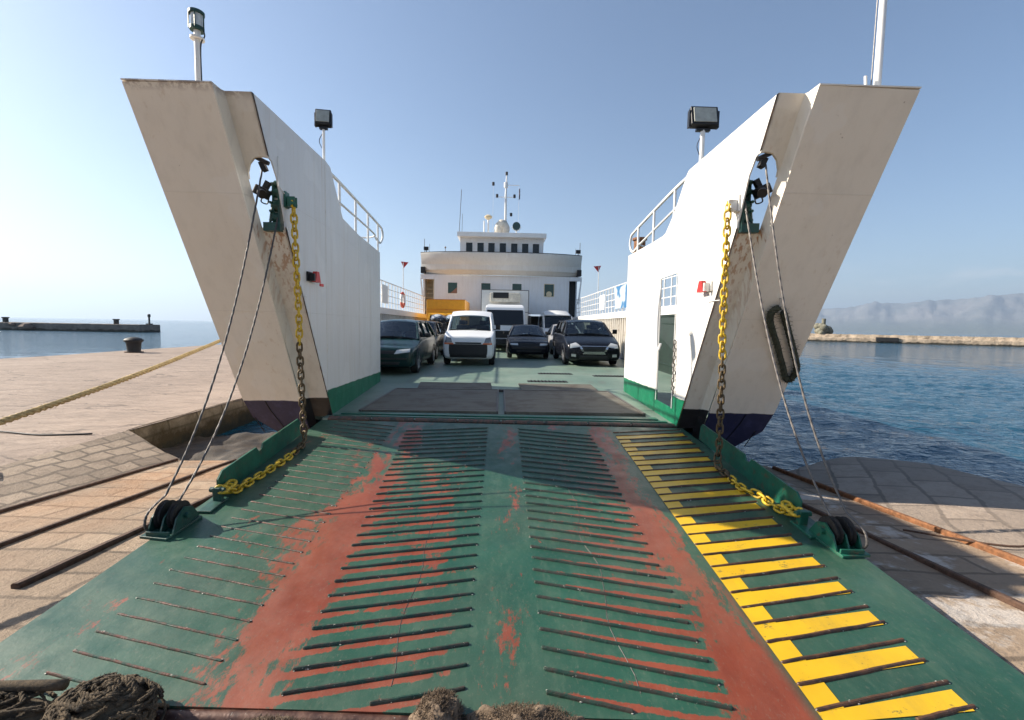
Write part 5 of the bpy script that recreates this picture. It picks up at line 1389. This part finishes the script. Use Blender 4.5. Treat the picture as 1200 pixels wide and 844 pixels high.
def build_cars():
    dg = paint('dark_green_car_paint', (.003, .022, .021)); bk = paint('black_blue_car_paint', (.004, .005, .009)); nv = paint('dark_navy_car_paint', (.005, .007, .014))
    wh = paint('white_van_paint', (.72, .73, .74), 0, .3); sv = paint('silver_car_paint', (.30, .30, .31), .6, .3); bl2 = paint('charcoal_car_paint', (.010, .012, .014))
    def sedan(w=1.68, h=1.42, L=4.4, pt=nv, est=False, hood=.74, extra=()):
        W2 = w / 2
        st = [(0, .80, .30, .46, .52), (.05, .91, .22, .58, .64), (.22, .97, .19, .66, .71), (.7, 1, .20, .74, hood + .03), (1.25, 1, .20, .84, .89), (2.0, 1, .20, .89, .90), (3.0, 1, .20, .90, .91), (L - .55, .98, .22, .90, .93), (L - .1, .93, .26, .80, .86), (L, .84, .34, .68, .72)]
        gh = (1.22, .89, 2.0, L - .55 if est else L - 1.5, L - .12 if est else L - .65, .92, .90)
        z0, z1 = .53, .65
        patch = [('headlight', [quadm(W2 * .50, z0 + .02, W2 * .86, z0 + .03, W2 * .87, z1 - .02, W2 * .52, z1 - .02)], CM['lamp']),
                 ('grille', [quadm(-W2 * .42, z0 + .02, W2 * .42, z0 + .02, W2 * .44, z1 - .02, -W2 * .44, z1 - .02)], CM['trim']),
                 ('bumper_trim', [quadm(-W2 * .78, .40, W2 * .78, .40, W2 * .80, .45, -W2 * .80, .45)], CM['trim']),
                 ('air_intake', [quadm(-W2 * .55, .27, W2 * .55, .27, W2 * .6, .35, -W2 * .6, .35)], CM['trim'])] + list(extra)
        return dict(cat='car', w=w, h=h, L=L, paint=pt, st=st, patch=patch, gh=gh, axle=(.78, L - .95), pill=(.42, .72) if est else (.5,), wr=.30)
    # dark green estate just behind the left bow
    s = sedan(1.70, 1.45, 4.45, dg, est=True)
    W2 = .85; s['patch'][0] = ('headlight', [quadm(W2 * .42, .545, W2 * .88, .60, W2 * .87, .68, W2 * .50, .65)], CM['lamp'])
    make_car('estate_car', (-3.02, 11.45, 0), 'dark green car partly hidden behind the left bow wall', s)
    s = sedan(1.70, 1.47, 4.3, bl2, est=True); make_car('estate_car', (-3.22, 16.4, 0), 'charcoal car parked directly behind the dark green car', s)
    s = sedan(1.66, 1.43, 4.2, nv, est=True); kc = make_car('estate_car', (-2.85, 21.3, 0), 'dark car carrying wrapped bundles on its roof', s)
    sd = sedan(1.69, 1.38, 4.4, nv); sd['cat'] = 'car'
    make_car('sedan_car', (1.13, 17.9, 0), 'low dark navy saloon in front of the white box truck', sd)
    s = sedan(1.70, 1.45, 4.0, sv); make_car('sedan_car', (3.22, 20.8, 0), 'silver car mostly hidden behind the black people carrier', s)
    # white small van
    W2 = .84; L = 4.0
    st = [(0, .86, .34, .70, .78), (.05, .93, .26, .84, .92), (.20, .97, .22, .93, .98), (.62, .99, .22, 1.03, 1.07), (.95, 1, .22, 1.08, 1.12), (1.8, 1, .22, 1.12, 1.13), (3.0, 1, .22, 1.12, 1.13), (L - .1, .98, .24, 1.12, 1.13), (L, .94, .3, 1.05, 1.08)]
    patch = [('bumper', [quadm(-W2 * .92, .27, W2 * .92, .27, W2 * .92, .70, -W2 * .92, .70)], CM['trim']),
             ('headlight', [quadm(W2 * .60, .75, W2 * .88, .75, W2 * .84, .93, W2 * .66, .90)], CM['lampd']),
             ('indicator', [quadm(W2 * .54, .685, W2 * .90, .69, W2 * .90, .745, W2 * .57, .74)], CM['amber']),
             ('grille', [quadm(-W2 * .48, .71, W2 * .48, .71, W2 * .5, .76, -W2 * .5, .76)], CM['trim'])]
    make_car('small_van', (-1.02, 14.45, 0), 'small white van with black bumper in the centre of the car deck', dict(cat='van', w=1.68, h=1.83, L=L, paint=wh, st=st, patch=patch, gh=(1.0, 1.12, 1.42, L - .2, L - .03, 1.12, 1.12), axle=(.75, L - .7), pill=(.35, .66), wr=.30, rw=.80, mir=.2, brow=.17))
    # black people carrier
    W2 = .92; L = 4.4
    st = [(0, .80, .30, .50, .58), (.06, .92, .22, .64, .70), (.25, .98, .18, .76, .80), (.65, 1, .18, .88, .92), (1.05, 1, .18, .98, 1.01), (1.9, 1, .19, 1.02, 1.04), (3.2, 1, .19, 1.04, 1.05), (L - .15, .97, .24, 1.03, 1.05), (L, .90, .3, .95, .98)]
    patch = [('headlight', [quadm(W2 * .46, .66, W2 * .88, .60, W2 * .86, .74, W2 * .64, .79)], CM['lamp']),
             ('grille', [quadm(-W2 * .36, .50, W2 * .36, .50, W2 * .46, .67, -W2 * .46, .67)], CM['trim']),
             ('chrome_surround', [quadm(-W2 * .42, .41, W2 * .42, .41, W2 * .36, .50, -W2 * .36, .50), quadm(-W2 * .46, .67, W2 * .46, .67, W2 * .46, .69, -W2 * .46, .69), quadm(W2 * .36, .50, W2 * .44, .50, W2 * .54, .67, W2 * .46, .67), quadm(-W2 * .44, .50, -W2 * .36, .50, -W2 * .46, .67, -W2 * .54, .67)], CM['chrome']),
             ('air_intake', [quadm(-W2 * .55, .22, W2 * .55, .22, W2 * .50, .37, -W2 * .50, .37)], CM['trim']),
             ('fog_light', [quadm(W2 * .66, .32, W2 * .82, .33, W2 * .82, .42, W2 * .66, .41)], CM['lamp'])]
    make_car('people_carrier', (3.12, 15.0, 0), 'black people carrier with chrome grille at the right of the deck', dict(cat='car', w=1.86, h=1.60, L=L, paint=bk, st=st, patch=patch, gh=(1.02, 1.02, 1.75, L - .35, L - .06, 1.05, 1.04), axle=(.85, L - .85), pill=(.34, .68), wr=.325, rw=.72, mir=.16, mirm=bk, brow=.07))
    # high white van
    W2 = .98; L = 4.9
    st = [(0, .86, .34, .60, .70), (.06, .94, .28, .80, .88), (.30, .98, .25, .98, 1.04), (.75, 1, .25, 1.16, 1.20), (1.6, 1, .25, 1.24, 1.25), (L - .1, 1, .25, 1.24, 1.25), (L, .96, .3, 1.2, 1.22)]
    patch = [('headlight', [quadm(W2 * .56, .72, W2 * .88, .72, W2 * .86, .92, W2 * .60, .88)], CM['lamp']), ('grille', [quadm(-W2 * .5, .66, W2 * .5, .66, W2 * .5, .84, -W2 * .5, .84)], CM['trim']), ('bumper', [quadm(-W2 * .9, .34, W2 * .9, .34, W2 * .9, .56, -W2 * .9, .56)], CM['trim'])]
    vr = make_car('high_van', (3.45, 26.3, 0), 'white high roofed van behind the black people carrier', dict(cat='van', w=1.96, h=2.05, L=L, paint=wh, st=st, patch=patch, gh=(.80, 1.20, 1.35, L - .15, L - .03, 1.24, 1.24), axle=(.85, L - .9), pill=(.3,), solid=((1.9, L - .05),), wr=.33, rw=.86, mir=.26))
    bm = B(); vv = []
    for f, zz, ww in ((0, 2.02, .80), (.12, 2.16, .80), (.3, 2.30, .76), (1, 2.30, .76)):
        y = 1.25 + f * 3.4; vv.append([bm.verts.new((x * ww * W2 / .98, y, z)) for x, z in ((-1.02, 1.98), (-.98, zz - .08), (-.8, zz), (0, zz + .03), (.8, zz), (.98, zz - .08), (1.02, 1.98))])
    for a, b in zip(vv, vv[1:]):
        for k in range(6): bm.faces.new((a[k], a[k + 1], b[k + 1], b[k]))
    bm.faces.new(vv[0]); bm.faces.new(vv[-1][::-1]); obj('raised_roof', bm, wh, vr, smooth=30)
    # wrapped bundles on the dark car
    for k, (x, mt, lab) in enumerate(((-.34, (.05, .07, .12), 'silver and dark wrapped bundle, left of two on the dark car roof'), (.34, (.10, .16, .24), 'silver and blue wrapped bundle, right of two on the dark car roof'))):
        t = NT('bundle_wrap'); t.color(t.mix(t.ramp(t.noise(3.2, 3, .6, dist=1.5), .47, .53), mt, (.55, .58, .60))); t.set(Roughness=.3); t.bump(t.noise(4, 4, .6), .8, .08)
        bm = B(); pts = []
        for i in range(13):
            f = i / 12; r = .30 * math.sin(max(.12, min(1, f * 3)) * PI / 2) * (1 if f < .7 else 1 - (f - .7) * 1.2); pts.append((V((0, i * .22, 0)), r))
        rows = [[bm.verts.new(p + V((r * 1.15 * math.cos(a), 0, r * .75 * math.sin(a))) * (1 + .22 * mnoise.noise(V((math.cos(a) * 1.6, p.y * 2, math.sin(a) * 1.6 + k * 9))))) for a in frange(0, 2 * PI, 20)[:-1]] for p, r in pts]
        for a, b in zip(rows, rows[1:]):
            for q in range(20): bm.faces.new((a[q], a[(q + 1) % 20], b[(q + 1) % 20], b[q]))
        bm.faces.new(rows[0]); bm.faces.new(rows[-1][::-1])
        for v in bm.verts: v.co.z = max(v.co.z, -.16)
        tag(obj('wrapped_bundle', bm, t.m, smooth='all', loc=(-2.85 + x * 1.1, 22.6, 1.43 + .19)), lab, 'bundle', 'bundles on the car roof')
    # white box truck with cooling unit
    r = empty('box_truck', (.21, 22.8, 0), 'white box truck with cooling unit above its cab', 'truck')
    bm = B(); w = 1.08
    sec = [(0, .45, .86), (.0, 1.05, .9), (.03, 1.22, .97), (.30, 2.22, .95), (.42, 2.38, .88), (1.6, 2.42, .88), (1.65, 2.42, .88)]
    # cab shell as side profile extruded with tapered top
    prof = [(.02, .42, 1.0), (.0, .95, 1.0), (.03, 1.30, 1.0), (.26, 2.14, .94), (.36, 2.30, .90), (.55, 2.38, .86), (1.62, 2.40, .86), (1.65, 2.25, .94), (1.65, .42, 1.0)]
    a = [bm.verts.new((-w * f, y, z)) for y, z, f in prof]; b = [bm.verts.new((w * f, y, z)) for y, z, f in prof]
    bm.faces.new(a); bm.faces.new(b[::-1])
    for i in range(len(prof)): bm.faces.new((a[i], b[i], b[(i + 1) % len(prof)], a[(i + 1) % len(prof)]))
    es = [e for e in bm.edges]; bmesh.ops.bevel(bm, geom=es, offset=.05, segments=3, affect='EDGES'); obj('cab', bm, wh, r, smooth=50)
    bm = B(); slab(bm, [(-.95, .035, 1.34), (.95, .035, 1.34), (.90, .245, 2.10), (-.90, .245, 2.10)], (0, -.02, .004)); obj('windscreen', bm, M['glassd'], r)
    bm = B(); box(bm, (0, -.01, .88), (1.5, .04, .36), bev=.01)
    for k in range(4): box(bm, (0, -.035, .76 + k * .08), (1.4, .02, .02))
    box(bm, (0, -.02, .52), (2.14, .12, .26), bev=.03); obj('grille', bm, CM['trim'], r)
    for sx in (-1, 1):
        bm = B(); box(bm, (sx * .85, -.02, .80), (.30, .06, .18), bev=.02); obj('headlight', bm, CM['lamp'], r)
        bm = B(); box(bm, (sx * 1.22, .10, 1.62), (.16, .10, .42), bev=.03); tube(bm, [(sx * 1.02, .15, 2.0), (sx * 1.25, .05, 1.95), (sx * 1.24, .08, 1.75)], .015, 6); box(bm, (sx * 1.20, .10, 1.25), (.18, .12, .20), bev=.03); obj('mirror', bm, CM['trim'], r)
        for y in (.75, 5.2):
            bm = B(); cyl(bm, (sx * .85, y, .42), (sx * 1.08, y, .42), .42, 22); obj('wheel', bm, CM['tyre'], r)
    bm = B(); box(bm, (0, 5.05, 1.95), (2.56, 6.4, 2.56), bev=.03); box(bm, (0, 4.6, .55), (.9, 6.6, .2)); obj('cargo_box', bm, mat_plain('cargo_box_panel', (.74, .73, .70), .45, var=.05), r)
    bm = B(); box(bm, (0, 1.72, 2.80), (1.62, .28, .52), bev=.05); cu = obj('cooling_unit', bm, mat_plain('cream_unit_casing', (.60, .55, .45), .5), r)
    bm = B(); box(bm, (-.22, 1.565, 2.92), (.82, .03, .30)); 
    for k in range(7): box(bm, (-.58 + k * .12, 1.545, 2.92), (.02, .02, .28))
    obj('vent', bm, CM['trim'], cu)
    bm = B()
    for x in (-1.27, 1.27): box(bm, (x, 1.86, 1.95), (.035, .035, 2.5))
    box(bm, (0, 1.86, 3.22), (2.56, .035, .035)); obj('box_frame', bm, M['steell'], r)
    # yellow truck
    ye = mat_plain('orange_yellow_panel', (.62, .29, .008), .45, var=.08)
    r = empty('yellow_truck', (-3.3, 26.2, 0), 'small truck with a bright orange yellow box beside the superstructure', 'truck')
    bm = B(); box(bm, (0, 3.3, 1.80), (2.30, 4.0, 2.05), bev=.03); obj('cargo_box', bm, ye, r)
    bm = B(); box(bm, (0, 1.285, 2.80), (2.32, .03, .05)); box(bm, (0, 1.285, 2.22), (2.32, .03, .03)); obj('box_frame', bm, mat_plain('orange_rail', (.5, .2, .01), .5), r)
    bm = B(); prof = [(.0, .4), (0, 1.0), (.08, 1.2), (.45, 1.9), (.6, 1.98), (1.2, 1.98), (1.2, .4)]
    a = [bm.verts.new((-.95, y, z)) for y, z in prof]; b = [bm.verts.new((.95, y, z)) for y, z in prof]; bm.faces.new(a); bm.faces.new(b[::-1])
    for i in range(len(prof)): bm.faces.new((a[i], b[i], b[(i + 1) % len(prof)], a[(i + 1) % len(prof)]))
    bmesh.ops.bevel(bm, geom=list(bm.edges), offset=.04, segments=2, affect='EDGES'); obj('cab', bm, ye, r, smooth=50)
    bm = B(); slab(bm, [(-.82, .10, 1.27), (.82, .10, 1.27), (.80, .40, 1.83), (-.80, .40, 1.83)], (0, -.02, .012)); obj('windscreen', bm, M['glassd'], r)
    for sx in (-1, 1):
        bm = B(); box(bm, (sx * .7, -.01, .82), (.26, .06, .16), bev=.02); obj('headlight', bm, CM['lamp'], r)
        for y in (.6, 4.2): bm = B(); cyl(bm, (sx * .75, y, .36), (sx * .98, y, .36), .36, 20); obj('wheel', bm, CM['tyre'], r)
build_cars()

# ------------------------------------------------------------------ air
def build_haze():
    t = NT('sea_haze'); n = t.n; n.remove(t.b)
    v = n.new('ShaderNodeVolumePrincipled'); v.inputs['Color'].default_value = (.62, .78, 1.0, 1); v.inputs['Density'].default_value = .00012; v.inputs['Anisotropy'].default_value = .25
    t.link(v.outputs[0], n['Material Output'].inputs['Volume'])
    bm = B(); box(bm, (500, 6500, 500), (33000, 20500, 1010)); 
    for q in bm.verts: q.co.z = -4.0 if q.co.z < 500 else 900
    tag(obj('haze', bm, t.m), kind='stuff')
build_haze()

# ------------------------------------------------------------------ parts made of pieces that stand apart become parts of their own
def split_apart():
    skip = ('tread', 'grip_studs', 'links', 'marking', 'rope', 'fibre', 'boulders', 'coils', 'braided', 'spatter', 'bulwark', 'bow_wall', 'weld', 'ribbed', 'wall', 'rusty_edge', 'wipers')
    for o in [q for q in COL.objects if q.type == 'MESH' and 'kind' not in q]:
        if any(k in o.name for k in skip): continue
        bm = B(); bm.from_mesh(o.data); bm.verts.ensure_lookup_table()
        if len(bm.verts) > 6000: bm.free(); continue
        seen = [-1] * len(bm.verts); isl = []
        for v in bm.verts:
            if seen[v.index] >= 0: continue
            st = [v]; seen[v.index] = len(isl); cur = []
            while st:
                q = st.pop(); cur.append(q)
                for e in q.link_edges:
                    w = e.other_vert(q)
                    if seen[w.index] < 0: seen[w.index] = len(isl); st.append(w)
            isl.append(cur)
        if len(isl) < 2 or len(isl) > 80: bm.free(); continue
        bb = [[min(v.co[k] for v in c) - .02 for k in range(3)] + [max(v.co[k] for v in c) + .02 for k in range(3)] for c in isl]
        grp = list(range(len(isl)))
        def find(a):
            while grp[a] != a: a = grp[a]
            return a
        for i in range(len(isl)):
            for j in range(i):
                if all(bb[i][k] <= bb[j][k + 3] and bb[j][k] <= bb[i][k + 3] for k in range(3)): grp[find(i)] = find(j)
        roots = sorted({find(i) for i in range(len(isl))})
        if 1 < len(roots) <= 14 and o.parent:
            for n_, rt2 in enumerate(roots[1:]):
                keep = {v.index for i in range(len(isl)) if find(i) == rt2 for v in isl[i]}
                b2 = B(); b2.from_mesh(o.data); b2.verts.ensure_lookup_table()
                bmesh.ops.delete(b2, geom=[v for v in b2.verts if v.index not in keep], context='VERTS')
                me = bpy.data.meshes.new(o.name.split('.')[0]); b2.to_mesh(me); b2.free()
                for mm in o.data.materials: me.materials.append(mm)
                c = bpy.data.objects.new(o.name.split('.')[0], me); COL.objects.link(c)
                c.parent = o.parent; c.matrix_parent_inverse = o.matrix_parent_inverse; c.matrix_basis = o.matrix_basis
            keep = {v.index for i in range(len(isl)) if find(i) == roots[0] for v in isl[i]}
            bmesh.ops.delete(bm, geom=[v for v in bm.verts if v.index not in keep], context='VERTS'); bm.to_mesh(o.data)
        bm.free()
split_apart()
